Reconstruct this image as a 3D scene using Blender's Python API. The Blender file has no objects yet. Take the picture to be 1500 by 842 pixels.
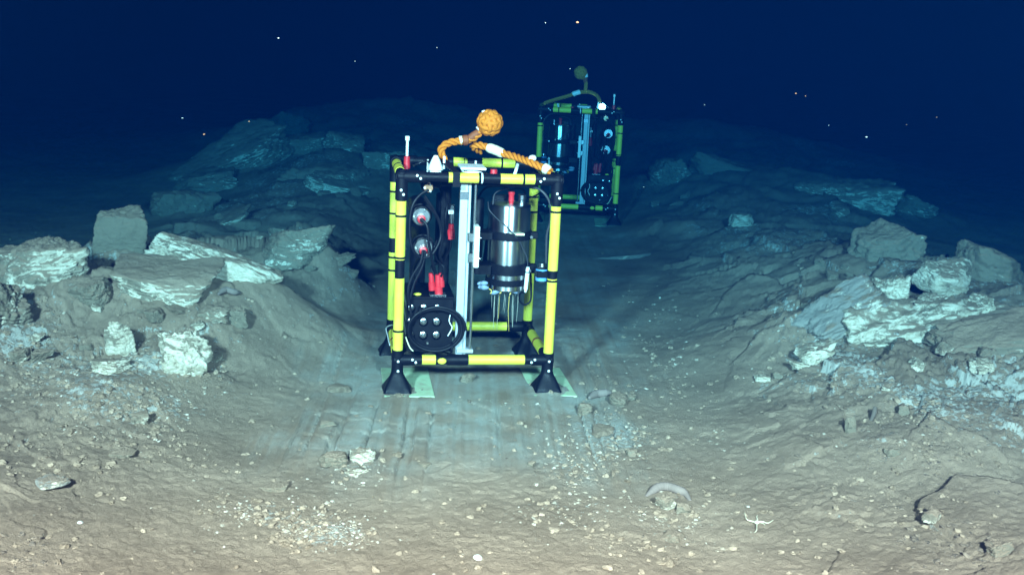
import bpy, math, random
import numpy as np
from mathutils import Matrix, Vector

scene = bpy.context.scene
col = scene.collection
R = math.radians

# ------------------------------------------------------------------ camera
FPX, PITCH, ROLL, HC = 1624.86, R(12.921), R(-2.665), 2.099      # focal length in photo pixels, pose above the seabed
_fw = np.array([0, math.cos(PITCH), -math.sin(PITCH)])
_r0 = np.array([1., 0, 0]); _u0 = np.array([0, math.sin(PITCH), math.cos(PITCH)])
_rt = _r0 * math.cos(ROLL) - _u0 * math.sin(ROLL)
_up = _r0 * math.sin(ROLL) + _u0 * math.cos(ROLL)
cam_d = bpy.data.cameras.new('camera'); cam = bpy.data.objects.new('camera', cam_d); col.objects.link(cam)
cam.matrix_world = Matrix(((_rt[0], _up[0], -_fw[0], 0), (_rt[1], _up[1], -_fw[1], 0), (_rt[2], _up[2], -_fw[2], HC), (0, 0, 0, 1)))
cam_d.sensor_width = 36.0; cam_d.lens = 36.0 * FPX / 1500.0
cam_d.clip_start = 0.05; cam_d.clip_end = 500.0
scene.camera = cam

# ------------------------------------------------------------------ world: no daylight reaches this depth
world = bpy.data.worlds.new('World'); scene.world = world; world.use_nodes = True
bg = world.node_tree.nodes['Background']
bg.inputs[0].default_value = (0.01, 0.035, 0.32, 1); bg.inputs[1].default_value = 0.05

# ------------------------------------------------------------------ the diving vehicle's flood lamps
def flood(name, loc, target, power, size, blend, radius=0.30, colr=(1.0, 0.362, 0.282)):
    ld = bpy.data.lights.new(name, 'SPOT'); ld.energy = power; ld.color = colr
    ld.spot_size = R(size); ld.spot_blend = blend; ld.shadow_soft_size = radius
    o = bpy.data.objects.new(name, ld); col.objects.link(o); o.location = loc
    o.rotation_euler = (Vector(target) - Vector(loc)).to_track_quat('-Z', 'Y').to_euler()
    return o
flood('vehicle_flood_lamp', (-2.5, -1.2, 3.6), (-1.6, 9.4, 0.0), 49500, 72, 1.0)
flood('vehicle_flood_lamp', (1.7, -1.2, 3.6), (2.0, 9.4, 0.0), 49500, 72, 1.0)

scene.view_settings.view_transform = 'Standard'
scene.view_settings.look = 'None'
scene.view_settings.exposure = 0.0
scene.view_settings.gamma = 1.0
scene.view_settings.use_curve_mapping = False
scene.render.engine = 'CYCLES'
scene.cycles.use_denoising = True
scene.cycles.max_bounces = 6
scene.cycles.volume_bounces = 0

# ------------------------------------------------------------------ pixels of the photograph -> rays
def ray(u, v):
    return _fw * FPX + _rt * (u - 750.0) + _up * (421.0 - v)
def hit(u, v):
    """first point of the seabed seen at that pixel"""
    d = ray(u, v); d = d / d[1]
    ys = np.concatenate([np.arange(3, 9, .015), np.arange(9, 30, .04)])
    P = np.array([0, 0, HC])[None] + d[None] * ys[:, None]
    k = np.nonzero(P[:, 2] <= ground_arr(P[:, 0], P[:, 1])[0])[0]
    return P[k[0]] if len(k) else P[-1]
def at_depth(u, v, Y):
    d = ray(u, v); return np.array([0, 0, HC]) + d * (Y / d[1])

# ------------------------------------------------------------------ vectorised noise
def _hash(ix, iy, s):
    h = (ix.astype(np.int64) * 374761393 + iy.astype(np.int64) * 668265263 + s * 1442695041) & 0xffffffff
    h = ((h ^ (h >> 13)) * 1274126177) & 0xffffffff
    h = ((h ^ (h >> 16)) * 2246822519) & 0xffffffff
    return ((h ^ (h >> 15)) & 0xffffff) / float(0xffffff)
def vnoise(x, y, s=0):
    ix = np.floor(x); iy = np.floor(y); fx = x - ix; fy = y - iy
    fx = fx * fx * fx * (fx * (fx * 6 - 15) + 10); fy = fy * fy * fy * (fy * (fy * 6 - 15) + 10)
    a = _hash(ix, iy, s); b = _hash(ix + 1, iy, s); c = _hash(ix, iy + 1, s); d = _hash(ix + 1, iy + 1, s)
    return (a + (b - a) * fx) * (1 - fy) + (c + (d - c) * fx) * fy - .5
def fbm(x, y, s=0, o=4):
    t = 0; a = 1.0; f = 1.0
    for k in range(o):
        t = t + a * vnoise(x * f + 17.3 * k, y * f - 9.1 * k, s + k); a *= .5; f *= 2.03
    return t
def worley(x, y, s=0):
    """nearest feature point: its id noise, offset to it, and the gap to the next one"""
    ix = np.floor(x); iy = np.floor(y)
    d1 = np.full(x.shape, 9.0); d2 = np.full(x.shape, 9.0)
    dx = np.zeros(x.shape); dy = np.zeros(x.shape); idv = np.zeros(x.shape); id2 = np.zeros(x.shape); id3 = np.zeros(x.shape)
    for i in (-1, 0, 1):
        for j in (-1, 0, 1):
            cx = ix + i; cy = iy + j
            px = cx + _hash(cx, cy, s); py = cy + _hash(cx, cy, s + 11)
            d = np.hypot(x - px, y - py)
            n = d < d1
            d2 = np.where(n, d1, np.minimum(d2, d))
            dx = np.where(n, x - px, dx); dy = np.where(n, y - py, dy)
            idv = np.where(n, _hash(cx, cy, s + 5), idv)
            id2 = np.where(n, _hash(cx, cy, s + 6), id2); id3 = np.where(n, _hash(cx, cy, s + 7), id3)
            d1 = np.where(n, d, d1)
    return idv, id2, id3, dx, dy, d2 - d1
def sstep(a, b, x):
    t = np.clip((x - a) / (b - a), 0, 1); return t * t * (3 - 2 * t)

# ------------------------------------------------------------------ seabed
LX, LY, LYAW, LDP, LW, ZB, ZT = -0.27, 6.714, R(9.16), 0.765, 0.90, 0.194, 1.278     # nearer lander
L2X, L2Y, L2YAW = 0.695, 12.937, R(-2.0)                                             # farther lander
MOUNDS = [  # x, y, spread x, spread y, height
    (-3.0, 7.9, .75, 1.0, .30), (-3.6, 6.6, .9, 1.0, .16), (-2.2, 8.3, .55, .9, .12), (-1.95, 9.7, .45, .7, .20),
    (-2.4, 14.3, 1.15, 1.2, .42), (-3.2, 11.6, .7, .8, .12), (-1.9, 11.4, .7, .9, .13), (-2.5, 19.0, 2.5, 2.0, .75), (-5.5, 8.6, 1.2, 1.2, -.15),
    (3.3, 8.4, .8, 1.0, .26), (4.1, 7.0, .9, 1.0, .18), (2.9, 10.0, .7, 1.0, .16), (1.9, 9.2, .55, .9, .08), (4.2, 9.6, .8, .7, .15),
    (2.4, 12.2, .9, 1.3, .22), (2.6, 15.0, 1.0, 1.2, .42), (4.3, 14.2, 1.1, 1.0, .36), (1.6, 12.0, .35, .8, .06), (3.8, 19.5, 2.5, 2.0, .6),
    (0.2, 9.6, .6, .6, -.05), (0.4, 20.5, 3, 2, .45), (6.5, 12, 1.2, 1.2, -.15)]
# the big rocks: foot pixel, size, tilt; the mud is banked up round each of them
HERO = []; NEARER = .87
def H(*a, **k):
    a = list(a)
    if k['Y'] < 10.5:                       # the two near banks stand steep and close
        k['Y'] *= NEARER; a[4] = tuple(q * NEARER for q in a[4])
    elif k['Y'] > 12: a[4] = tuple(q * 1.18 for q in a[4])
    HERO.append((a, k))
H('boulder', 'upright brown block standing highest on the left bank', 175, 388, (.47, .36, .62), 'rock_brown', (4, 6, 20), 3, 5, 7, .035, 0, .2, Y=8.75, top=302)
H('flat_rock', 'long tilted slab with white crusted face beside the upright brown block', 312, 425, (1.02, .42, .36), 'rock_white', (-8, 19, 8), 8, 5, 5, .035, .0, .2, Y=8.2, top=366)
H('flat_rock', 'flat topped slab with brown top and white broken lip, centre of left bank', 240, 440, (.80, .62, .30), 'rock_slab', (10, 9, -6), 12, 5, 6, .04, 0, .3, Y=7.8, top=388)
H('boulder', 'big broken pale boulder cut by the left edge of view', 55, 455, (.66, .55, .58), 'rock_slab', (0, -14, 30), 15, 5, 12, .06, .05, .2, Y=7.7, top=352)
H('boulder', 'rough pale boulder low against the left edge below the big one', -8, 490, (.50, .45, .44), 'rock_mixed', (0, 5, 70), 17, 5, 12, .07, .05, .3, Y=7.0, top=415)
H('boulder', 'split brown boulder with white rim left of the nearer frame', 430, 402, (.62, .45, .42), 'rock_mixed', (0, 3, 10), 28, 5, 9, .05, .02, .3, Y=9.6, top=338)
H('rock', 'small rounded rock with a white cap right of the split boulder', 468, 350, (.16, .16, .14), 'rock_white', (0, 0, 0), 30, 4, 9, .06, .04, .3, Y=9.8, top=340)
H('flat_rock', 'dim greenish white slab just behind the long tilted slab', 320, 352, (.62, .5, .26), 'rock_slab', (8, -8, 12), 33, 5, 7, .05, .03, .35, Y=10.6, top=318)
H('rock', 'brown rubble lump at the head of the left bank', 262, 335, (.70, .5, .42), 'rock_brown', (0, 8, 50), 36, 4, 10, .06, .05, .3, Y=11.4, top=280)
H('flat_rock', 'large pale edged slab leaning along the left of the far left outcrop', 345, 255, (1.30, .8, .42), 'rock_slab', (10, -20, 8), 41, 5, 6, .04, .03, .3, Y=14.0, top=206)
H('boulder', 'wide flat block at the middle of the far left outcrop crest', 452, 235, (.75, .7, .42), 'rock_mixed', (6, -7, 0), 44, 5, 6, .04, .02, .3, Y=14.6, top=194)
H('boulder', 'squared block at the right end of the far left outcrop crest', 505, 235, (.48, .6, .46), 'rock_slab', (4, 3, 12), 47, 5, 6, .04, .02, .3, Y=14.2, top=195)
H('boulder', 'massive brown block forming the right flank of the far left outcrop', 478, 320, (1.05, .8, .70), 'rock_mixed', (0, 4, 20), 49, 5, 8, .05, .03, .3, Y=12.9, top=248)
H('flat_rock', 'pale slab jutting low on the right of the far left outcrop', 488, 300, (.75, .5, .22), 'rock_white', (8, 11, -8), 52, 5, 7, .05, .04, .3, Y=12.5, top=264)
H('boulder', 'rough dark boulder at the left foot of the far left outcrop', 300, 275, (.8, .6, .40), 'rock_mixed', (0, -6, 0), 54, 4, 9, .06, .05, .3, Y=13.2, top=250)
H('boulder', 'faint dark boulder behind and above the far left outcrop', 416, 190, (.60, .6, .42), 'rock_brown', (0, 10, 30), 56, 4, 9, .05, .02, .3, Y=17.5, top=168)
H('boulder', 'dim boulder between the far left outcrop and the nearer frame', 558, 255, (.45, .5, .40), 'rock_mixed', (0, -5, 10), 58, 4, 9, .05, .03, .3, Y=13.6, top=222)
H('boulder', 'rounded brown block at the back of the right bank crest', 1290, 430, (.80, .6, .62), 'rock_brown', (0, -10, 12), 61, 5, 7, .045, .03, .2, Y=9.9, top=334)
H('boulder', 'broad brown block at the right edge of the right bank crest', 1435, 450, (.78, .6, .60), 'rock_brown', (0, 14, -8), 64, 5, 7, .045, .02, .2, Y=9.3, top=360)
H('rock', 'smooth pale wedge of rock crowning the right bank', 1380, 432, (.46, .36, .30), 'rock_white', (14, 8, 8), 67, 5, 5, .03, .0, .2, Y=8.6, top=388)
H('rock', 'knobbly white lump left of the pale wedge on the right bank', 1302, 450, (.32, .28, .34), 'rock_white', (0, -6, 20), 70, 5, 10, .07, .12, .2, Y=8.35, top=405)
H('flat_rock', 'smooth grey inclined slab rising to the knobbly white lump', 1228, 492, (.88, .5, .34), 'rock_grey', (16, -30, 8), 74, 5, 8, .05, .03, .2, Y=8.1, top=438)
H('rock', 'white crumbly lump in the middle of the right bank', 1368, 478, (.42, .3, .26), 'rock_white', (8, 6, 0), 76, 5, 11, .07, .12, .2, Y=8.15, top=432)
H('boulder', 'wide pale boulder carrying the white lumps of the right bank', 1345, 530, (1.45, .85, .66), 'rock_white', (12, -8, 5), 79, 5, 10, .07, .10, .2, Y=8.1, top=437)
H('flat_rock', 'smooth grey brown slab slanting down at the right edge of view', 1450, 535, (1.0, .6, .34), 'rock_brown', (14, -13, 6), 82, 5, 8, .05, .02, .2, Y=7.5, top=472)
H('rock', 'small white crumb of rock at the right of the pale wedge', 1448, 462, (.17, .14, .12), 'rock_white', (0, 10, 0), 85, 4, 9, .07, .08, .2, Y=8.3, top=448)
H('boulder', 'dim block at the left end of the far right outcrop', 978, 290, (.55, .6, .60), 'rock_mixed', (0, -8, 10), 91, 5, 8, .05, .03, .3, Y=14.8, top=234)
H('boulder', 'broad brown back of the far right outcrop', 1085, 290, (1.5, .9, .62), 'rock_brown', (6, 8, -4), 94, 5, 7, .045, .02, .3, Y=14.8, top=237)
H('flat_rock', 'flat topped slab with pale layered face on the far right outcrop', 1225, 335, (1.15, .8, .58), 'rock_slab', (6, 4, 0), 97, 5, 6, .05, .03, .2, Y=13.4, top=268)
H('boulder', 'rough pale rock at the right end of the far right outcrop', 1335, 315, (.55, .5, .34), 'rock_mixed', (0, 12, 0), 99, 5, 9, .06, .06, .3, Y=13.6, top=290)
H('boulder', 'faint boulder behind the far right outcrop', 1195, 262, (.9, .7, .42), 'rock_brown', (0, 3, 0), 101, 4, 8, .05, .02, .3, Y=17.8, top=246)
SKIRTS = []
for a_, k_ in HERO:
    q_ = at_depth(a_[2], k_['top'], k_['Y']); sz_ = a_[4]
    SKIRTS.append((q_[0], q_[1] + .25 * sz_[1], q_[2] - .42 * sz_[2], .62 * sz_[0] + .10, .75 * sz_[1] + .12))
def _fit(x, y, lx, ly, yaw, mx, my):
    a = (x - lx) * math.cos(yaw) + (y - ly) * math.sin(yaw); b = -(x - lx) * math.sin(yaw) + (y - ly) * math.cos(yaw)
    return 1 - sstep(0, .35, np.maximum(np.abs(a) - mx, np.abs(b) - my))
FEET = [(lx_ + sx_ * .45 * math.cos(w_) - sy_ * .3825 * math.sin(w_), ly_ + sx_ * .45 * math.sin(w_) + sy_ * .3825 * math.cos(w_)) for lx_, ly_, w_ in ((LX, LY, LYAW), (L2X, L2Y, L2YAW)) for sx_ in (-1, 1) for sy_ in (-1, 1)]
def scrape_mask(x, y):
    xc = -.15 + .07 * (y - 6.5)
    return sstep(4.6, 5.6, y + .35 * fbm(x * 2, y * 2, 71, 3)) * (1 - sstep(12.5, 16, y)) * sstep(-1.15, -.75, x - xc + .3 * fbm(x * 3, y * 3, 72, 3)) * (1 - sstep(.62, 1.15, x - xc + .35 * fbm(x * 3, y * 3, 73, 3)))
def ground_arr(x, y, fine=True):
    z = np.zeros(x.shape); bank = np.zeros(x.shape)
    wx = x + .25 * fbm(x * .9, y * .9, 3, 3); wy = y + .25 * fbm(x * .9, y * .9, 9, 3)
    for mx, my, sx, sy, h in MOUNDS:
        g = h * np.exp(-((wx - mx) / sx) ** 2 - ((wy - my) / sy) ** 2); z = z + g; bank = bank + np.abs(g)
    xc = -.15 + .07 * (wy - 6.5)
    hl = np.interp(wy, [3, 5, 6, 7, 8, 9, 10, 11.5, 12.5, 14, 15.5, 20, 30], [.02, .10, .26, .36, .36, .28, .22, .22, .32, .50, .48, .40, .2])
    hr = np.interp(wy, [3, 5, 6, 7, 8, 9, 10, 11.5, 12.5, 14, 15.5, 20, 30], [.03, .16, .33, .43, .43, .36, .28, .26, .32, .45, .45, .40, .2])
    gl = 1.2 * hl * sstep(.95, 2.15, xc - wx) * (1 - .9 * sstep(2.7, 4.0, xc - wx)); gr_ = 1.2 * hr * sstep(1.05, 2.5, wx - xc) * (1 - .9 * sstep(3.3, 4.8, wx - xc))
    z = np.maximum(z, gl + gr_) * .7 + .3 * z; bank = bank + .8 * (gl + gr_)
    for sx_, sy_, t_, ax_, ay_ in SKIRTS:
        z = z + np.maximum(0, t_ - z) * np.exp(-((x - sx_) / ax_) ** 2 - ((y - sy_) / ay_) ** 2) * .95
    bank = np.clip(bank * 3.2, 0, 1)
    z = z + .05 * fbm(x * .7, y * .7, 21, 3) + bank * .10 * fbm(x * 1.6, y * 1.6, 22, 4)
    # broken crust on the banks: tilted plates
    i1, i2, i3, dx, dy, gap = worley(wx * 2.6, wy * 2.2, 31)
    far_ = 1 - .55 * sstep(9.5, 12.5, y)
    z = z + bank * far_ * ((i1 - .5) * .028 + ((i2 - .5) * dx + (i3 - .5) * dy) * .20)
    i1, i2, i3, dx, dy, gap2 = worley(x * 7 + 2 * fbm(x * 3, y * 3, 77, 2), y * 6.2, 41)
    z = z + (.25 + .75 * bank) * far_ * ((i1 - .5) * .026 + ((i2 - .5) * dx + (i3 - .5) * dy) * .055) * sstep(-.12, .22, fbm(x * 1.4, y * 1.4, 51, 3))
    sc = scrape_mask(x, y)
    if fine:
        i1, i2, i3, dx, dy, gap3 = worley(x * 23, y * 21, 43)
        z = z + (1 - .8 * sc) * (.005 + .017 * bank) * sstep(-.12, .2, fbm(x * 2.1, y * 2.1, 53, 3)) * (i1 + .6 * ((i2 - .5) * dx + (i3 - .5) * dy))
        z = z + (1 - .6 * sc) * (.006 * fbm(x * 9, y * 9, 61, 3) + (.0055 + .006 * bank) * fbm(x * 37, y * 37, 65, 3))
        # scoured furrows running away from the camera
        fx = x + .045 * (y - 6) + .012 * fbm(x * 3, y * 3, 81, 2)
        gr = np.abs(vnoise(fx * 13, y * .11 + 3, 83)) * 2
        z = z + sc * (1 - sstep(6.6, 8.2, y)) * (-.026 * (1 - sstep(0, .20, gr)) + .014 * vnoise(fx * 43, y * .16, 85))
    pad = np.maximum(_fit(x, y, LX, LY, LYAW, .50, .45), _fit(x, y, L2X, L2Y, L2YAW, .50, .45))
    z = z * (1 - .86 * pad)
    if fine:
        for fx_, fy_ in FEET: z = z + .024 * np.exp(-(((x - fx_) ** 2 + (y - fy_) ** 2) / .0125)) * (1 + .6 * fbm(x * 30, y * 30, 97, 2))
    return z, bank, sc
def ground_z(x, y):
    a, b, c = ground_arr(np.array([float(x)]), np.array([float(y)])); return float(a[0])

# ------------------------------------------------------------------ materials
MATS = {}
def new_mat(name):
    m = bpy.data.materials.new(name); m.use_nodes = True; MATS[name] = m
    nt = m.node_tree; b = nt.nodes['Principled BSDF']
    return m, nt, b
def node(nt, t, **kw):
    n = nt.nodes.new(t)
    for k, v in kw.items(): setattr(n, k, v)
    return n
def rgb(c): return (c[0], c[1], c[2], 1)
def ramp(nt, fac, stops):
    r = node(nt, 'ShaderNodeValToRGB'); nt.links.new(fac, r.inputs[0])
    while len(r.color_ramp.elements) < len(stops): r.color_ramp.elements.new(.5)
    for e, (p, c) in zip(r.color_ramp.elements, stops):
        e.position = p; e.color = rgb(c) if not isinstance(c, float) else (c, c, c, 1)
    return r.outputs[0]
def noise(nt, scale, detail=5, rough=.6, vec=None, dist=0):
    n = node(nt, 'ShaderNodeTexNoise'); n.inputs['Scale'].default_value = scale; n.inputs['Detail'].default_value = detail
    n.inputs['Roughness'].default_value = rough; n.inputs['Distortion'].default_value = dist
    if vec is not None: nt.links.new(vec, n.inputs['Vector'])
    return n.outputs['Fac']
def mixc(nt, f, a, b):
    m = node(nt, 'ShaderNodeMix', data_type='RGBA')
    for k, v in ((0, f), (6, a), (7, b)):
        if hasattr(v, 'node'): nt.links.new(v, m.inputs[k])
        else: m.inputs[k].default_value = rgb(v) if k else v
    return m.outputs[2]
def math_n(nt, op, a, b=0.5):
    m = node(nt, 'ShaderNodeMath', operation=op)
    for k, v in ((0, a), (1, b)):
        if hasattr(v, 'node'): nt.links.new(v, m.inputs[k])
        else: m.inputs[k].default_value = v
    return m.outputs[0]
def bump(nt, b, h, strength, dist):
    n = node(nt, 'ShaderNodeBump'); n.inputs['Strength'].default_value = strength; n.inputs['Distance'].default_value = dist
    nt.links.new(h, n.inputs['Height']); nt.links.new(n.outputs[0], b.inputs['Normal'])

MUD = (.37, .27, .19); MUD2 = (.25, .18, .125); PALE = (.55, .53, .46); GREYC = (.40, .385, .325)
# seabed: brown mud, pale mineral flecks, grey scoured clay
m, nt, b = new_mat('seabed'); tc = node(nt, 'ShaderNodeTexCoord').outputs['Object']
c = mixc(nt, ramp(nt, noise(nt, 1.7, 6, .65, tc), [(.35, 0.0), (.65, 1.0)]), MUD, MUD2)
at = node(nt, 'ShaderNodeAttribute', attribute_name='scour').outputs['Fac']
c = mixc(nt, math_n(nt, 'MULTIPLY', at, ramp(nt, noise(nt, 9, 6, .7, tc), [(.30, .35), (.6, 1.0)])), c, GREYC)
pl = node(nt, 'ShaderNodeAttribute', attribute_name='pale').outputs['Fac']
geo = node(nt, 'ShaderNodeNewGeometry'); sepn = node(nt, 'ShaderNodeSeparateXYZ'); nt.links.new(geo.outputs['Normal'], sepn.inputs[0])
steep = math_n(nt, 'MULTIPLY', ramp(nt, sepn.outputs[2], [(.62, 1.0), (.90, 0.0)]), .16)
fl = ramp(nt, math_n(nt, 'ADD', math_n(nt, 'ADD', steep, noise(nt, 26, 6, .75, tc)), math_n(nt, 'MULTIPLY', math_n(nt, 'SUBTRACT', pl, .5), .33)), [(.57, 0.0), (.64, 1.0)])
c = mixc(nt, math_n(nt, 'MULTIPLY', fl, .8), c, PALE)
fs = ramp(nt, noise(nt, 95, 3, .6, tc), [(.69, 0.0), (.73, 1.0)])
c = mixc(nt, math_n(nt, 'MULTIPLY', fs, .6), c, PALE)
ds = ramp(nt, noise(nt, 40, 5, .7, tc), [(.30, 1.0), (.38, 0.0)])
c = mixc(nt, math_n(nt, 'MULTIPLY', ds, .5), c, (.10, .072, .05))
nt.links.new(c, b.inputs['Base Color']); b.inputs['Roughness'].default_value = .95; b.inputs['Specular IOR Level'].default_value = .08
bump(nt, b, math_n(nt, 'ADD', noise(nt, 75, 9, .78, tc), math_n(nt, 'MULTIPLY', fl, .25)), 1.0, .014)

def rock_mat(name, white, mud_top, base=(.30, .25, .18)):
    """broken mineral rock: pale flaky faces, sediment lying on what faces up"""
    m, nt, b = new_mat(name)
    tc = node(nt, 'ShaderNodeTexCoord').outputs['Object']
    geo = node(nt, 'ShaderNodeNewGeometry'); sep = node(nt, 'ShaderNodeSeparateXYZ'); nt.links.new(geo.outputs['Normal'], sep.inputs[0])
    mp = node(nt, 'ShaderNodeMapping'); nt.links.new(tc, mp.inputs[0]); mp.inputs['Scale'].default_value = (1, 1, 2.6); mp.inputs['Rotation'].default_value = (.2, .35, 0)
    n1 = noise(nt, 3.4, 8, .72, tc); n2 = noise(nt, 11, 8, .75, mp.outputs[0], .6)
    wf = ramp(nt, math_n(nt, 'ADD', n1, math_n(nt, 'MULTIPLY', math_n(nt, 'SUBTRACT', n2, .5), .9)), [(.5 - .22 * white + .12, 0.0), (.5 - .22 * white + .20, 1.0)])
    stone = mixc(nt, noise(nt, 7, 6, .7, tc), base, tuple(q * .62 for q in base))
    pale = mixc(nt, ramp(nt, n2, [(.42, 0.0), (.6, 1.0)]), (.48, .40, .29), (.80, .71, .56))
    c = mixc(nt, wf, stone, pale)
    tp = ramp(nt, math_n(nt, 'ADD', sep.outputs[2], math_n(nt, 'MULTIPLY', math_n(nt, 'SUBTRACT', noise(nt, 5, 6, .7, tc), .5), 1.3)), [(.95 - .75 * mud_top, 0.0), (1.05 - .75 * mud_top, 1.0)])
    c = mixc(nt, math_n(nt, 'MULTIPLY', tp, .9), c, mixc(nt, noise(nt, 20, 5, .7, tc), MUD, MUD2))
    nt.links.new(c, b.inputs['Base Color']); b.inputs['Roughness'].default_value = .92; b.inputs['Specular IOR Level'].default_value = .12
    h = math_n(nt, 'ADD', math_n(nt, 'MULTIPLY', n2, .8), noise(nt, 45, 6, .75, tc))
    bump(nt, b, h, .85, .022)
    return m
rock_mat('rock_brown', -.35, .6)
rock_mat('rock_mixed', .25, .68)
rock_mat('rock_white', 1.0, .22)
rock_mat('rock_slab', .65, .72)
rock_mat('rock_grey', .25, .15, (.38, .35, .30))

def plain(name, c, rough=.5, metal=0.0, spec=.5, var=.12, scale=30, bmp=0.0, dirt=0.0):
    m, nt, b = new_mat(name); tc = node(nt, 'ShaderNodeTexCoord').outputs['Object']
    n = noise(nt, scale, 6, .65, tc)
    cc = mixc(nt, n, tuple(q * (1 - var) for q in c), tuple(min(1, q * (1 + var)) for q in c))
    if dirt:
        cc = mixc(nt, math_n(nt, 'MULTIPLY', ramp(nt, noise(nt, 9, 7, .75, tc), [(.48, 0.0), (.70, 1.0)]), dirt), cc, MUD)
    nt.links.new(cc, b.inputs['Base Color'])
    if metal > .5: b.inputs['Roughness'].default_value = rough
    else: nt.links.new(ramp(nt, n, [(.3, rough * .8), (.7, min(1.0, rough * 1.25))]), b.inputs['Roughness'])
    b.inputs['Metallic'].default_value = metal; b.inputs['Specular IOR Level'].default_value = spec
    if bmp: bump(nt, b, noise(nt, scale * 4, 4, .6, tc), bmp, .004)
    return m
plain('yellow_plastic', (.74, .66, .055), .45, 0, .35, .08, 14, .1, .22)
plain('black_plastic', (.0035, .004, .0065), .5, 0, .16, .3, 25, .1, .012)
plain('black_rubber', (.004, .0045, .007), .6, 0, .14, .3, 40, .1)
plain('steel', (.62, .63, .64), .27, 1.0, .5, .03, 60)
bm_ = plain('brushed_steel', (.60, .61, .62), .30, 1.0, .5, .04, 60)
bm_.node_tree.nodes['Principled BSDF'].inputs['Anisotropic'].default_value = .85
bm_.node_tree.nodes['Principled BSDF'].inputs['Anisotropic Rotation'].default_value = .25
tg_ = bm_.node_tree.nodes.new('ShaderNodeTangent'); tg_.direction_type = 'RADIAL'; tg_.axis = 'Z'
bm_.node_tree.links.new(tg_.outputs[0], bm_.node_tree.nodes['Principled BSDF'].inputs['Tangent'])
plain('dark_steel', (.30, .31, .33), .32, 1.0, .5, .15, 40)
plain('copper_metal', (.50, .27, .16), .35, 1.0, .5, .2, 40)
plain('aluminium', (.46, .48, .50), .5, .15, .5, .05, 40)
plain('white_plastic', (.84, .84, .82), .4, 0, .5, .03, 30)
plain('red_plastic', (.62, .022, .03), .4, 0, .5, .12, 30)
plain('brown_tape', (.25, .065, .018), .6, 0, .3, .3, 40, .3)
plain('cream_tape', (.75, .70, .48), .6, 0, .3, .1, 40, .3)
plain('orange_rope', (.62, .17, .005), .65, 0, .3, .45, 70, .5)
plain('ochre_rope', (.46, .22, .03), .7, 0, .3, .45, 60, .5)
plain('green_plate', (.46, .58, .36), .7, 0, .2, .12, 12, .1, .75)
plain('grey_cable', (.03, .033, .04), .5, 0, .4, .2, 40)
plain('black_cable', (.004, .0045, .007), .5, 0, .2, .3, 40)
plain('blue_plastic', (.10, .30, .62), .4, 0, .5, .1, 30)
plain('clip_plastic', (.20, .26, .36), .4, 0, .5, .1, 30)
plain('glass_tip', (.34, .33, .28), .25, 0, .6, .1, 60)
plain('orange_tip', (.75, .50, .12), .4, 0, .5, .1, 60)
plain('cucumber_skin', (.21, .165, .14), .7, 0, .08, .15, 30, .4)
plain('star_skin', (.62, .55, .40), .6, 0, .3, .1, 60, .3)
plain('shell_white', (.58, .55, .48), .7, 0, .2, .45, 60, .3)
plain('pebble_brown', (.29, .235, .165), .9, 0, .1, .35, 9, .5)
plain('dark_crust', (.13, .105, .085), .85, 0, .2, .4, 12, .5)
plain('speck_orange', (.42, .20, .10), .7, 0, .3, .1, 60)
plain('speck_white', (.50, .50, .46), .7, 0, .3, .05, 60)
def tinted(name, lo, hi):
    m, nt, b = new_mat(name); tc = node(nt, 'ShaderNodeTexCoord').outputs['Object']
    t = node(nt, 'ShaderNodeAttribute', attribute_name='tint').outputs['Fac']
    c = mixc(nt, ramp(nt, t, [(.1, 0.0), (.95, 1.0)]), lo, hi)
    c = mixc(nt, ramp(nt, noise(nt, 90, 5, .7, tc), [(.45, 0.0), (.65, .7)]), c, MUD)
    nt.links.new(c, b.inputs['Base Color']); b.inputs['Roughness'].default_value = .9; b.inputs['Specular IOR Level'].default_value = .1
tinted('chips_pale', (.32, .26, .19), (.56, .50, .41)); tinted('chips_mud', (.17, .12, .08), (.36, .265, .185)); tinted('chips_dark', (.09, .07, .055), (.20, .15, .11))
m, nt, b = new_mat('beacon_glow'); b.inputs['Base Color'].default_value = (.9, .9, .88, 1); b.inputs['Emission Color'].default_value = (1, .93, .95, 1); b.inputs['Emission Strength'].default_value = 26.0

# ------------------------------------------------------------------ object helpers
def tag(o, label=None, cat=None, group=None, kind=None):
    if label: o['label'] = label
    if cat: o['category'] = cat
    if group: o['group'] = group
    if kind: o['kind'] = kind
    return o
def mesh_np(name, verts, faces, mat, smooth=True, sharp=None):
    me = bpy.data.meshes.new(name)
    verts = np.asarray(verts, np.float32)
    faces = np.asarray(faces, np.int32)
    k = faces.shape[1]
    me.vertices.add(len(verts)); me.vertices.foreach_set('co', verts.ravel())
    me.loops.add(faces.size); me.loops.foreach_set('vertex_index', faces.ravel())
    me.polygons.add(len(faces)); me.polygons.foreach_set('loop_start', np.arange(len(faces), dtype=np.int32) * k)
    me.polygons.foreach_set('use_smooth', np.full(len(faces), smooth, bool))
    me.update(calc_edges=True); me.validate()
    if sharp: me.set_sharp_from_angle(angle=R(sharp))
    me.materials.append(MATS[mat])
    return me
def link(name, me, parent=None, loc=None, rot=None):
    o = bpy.data.objects.new(name, me); col.objects.link(o)
    if parent: o.parent = parent
    if loc is not None: o.location = loc
    if rot is not None: o.rotation_euler = rot
    return o

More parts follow.
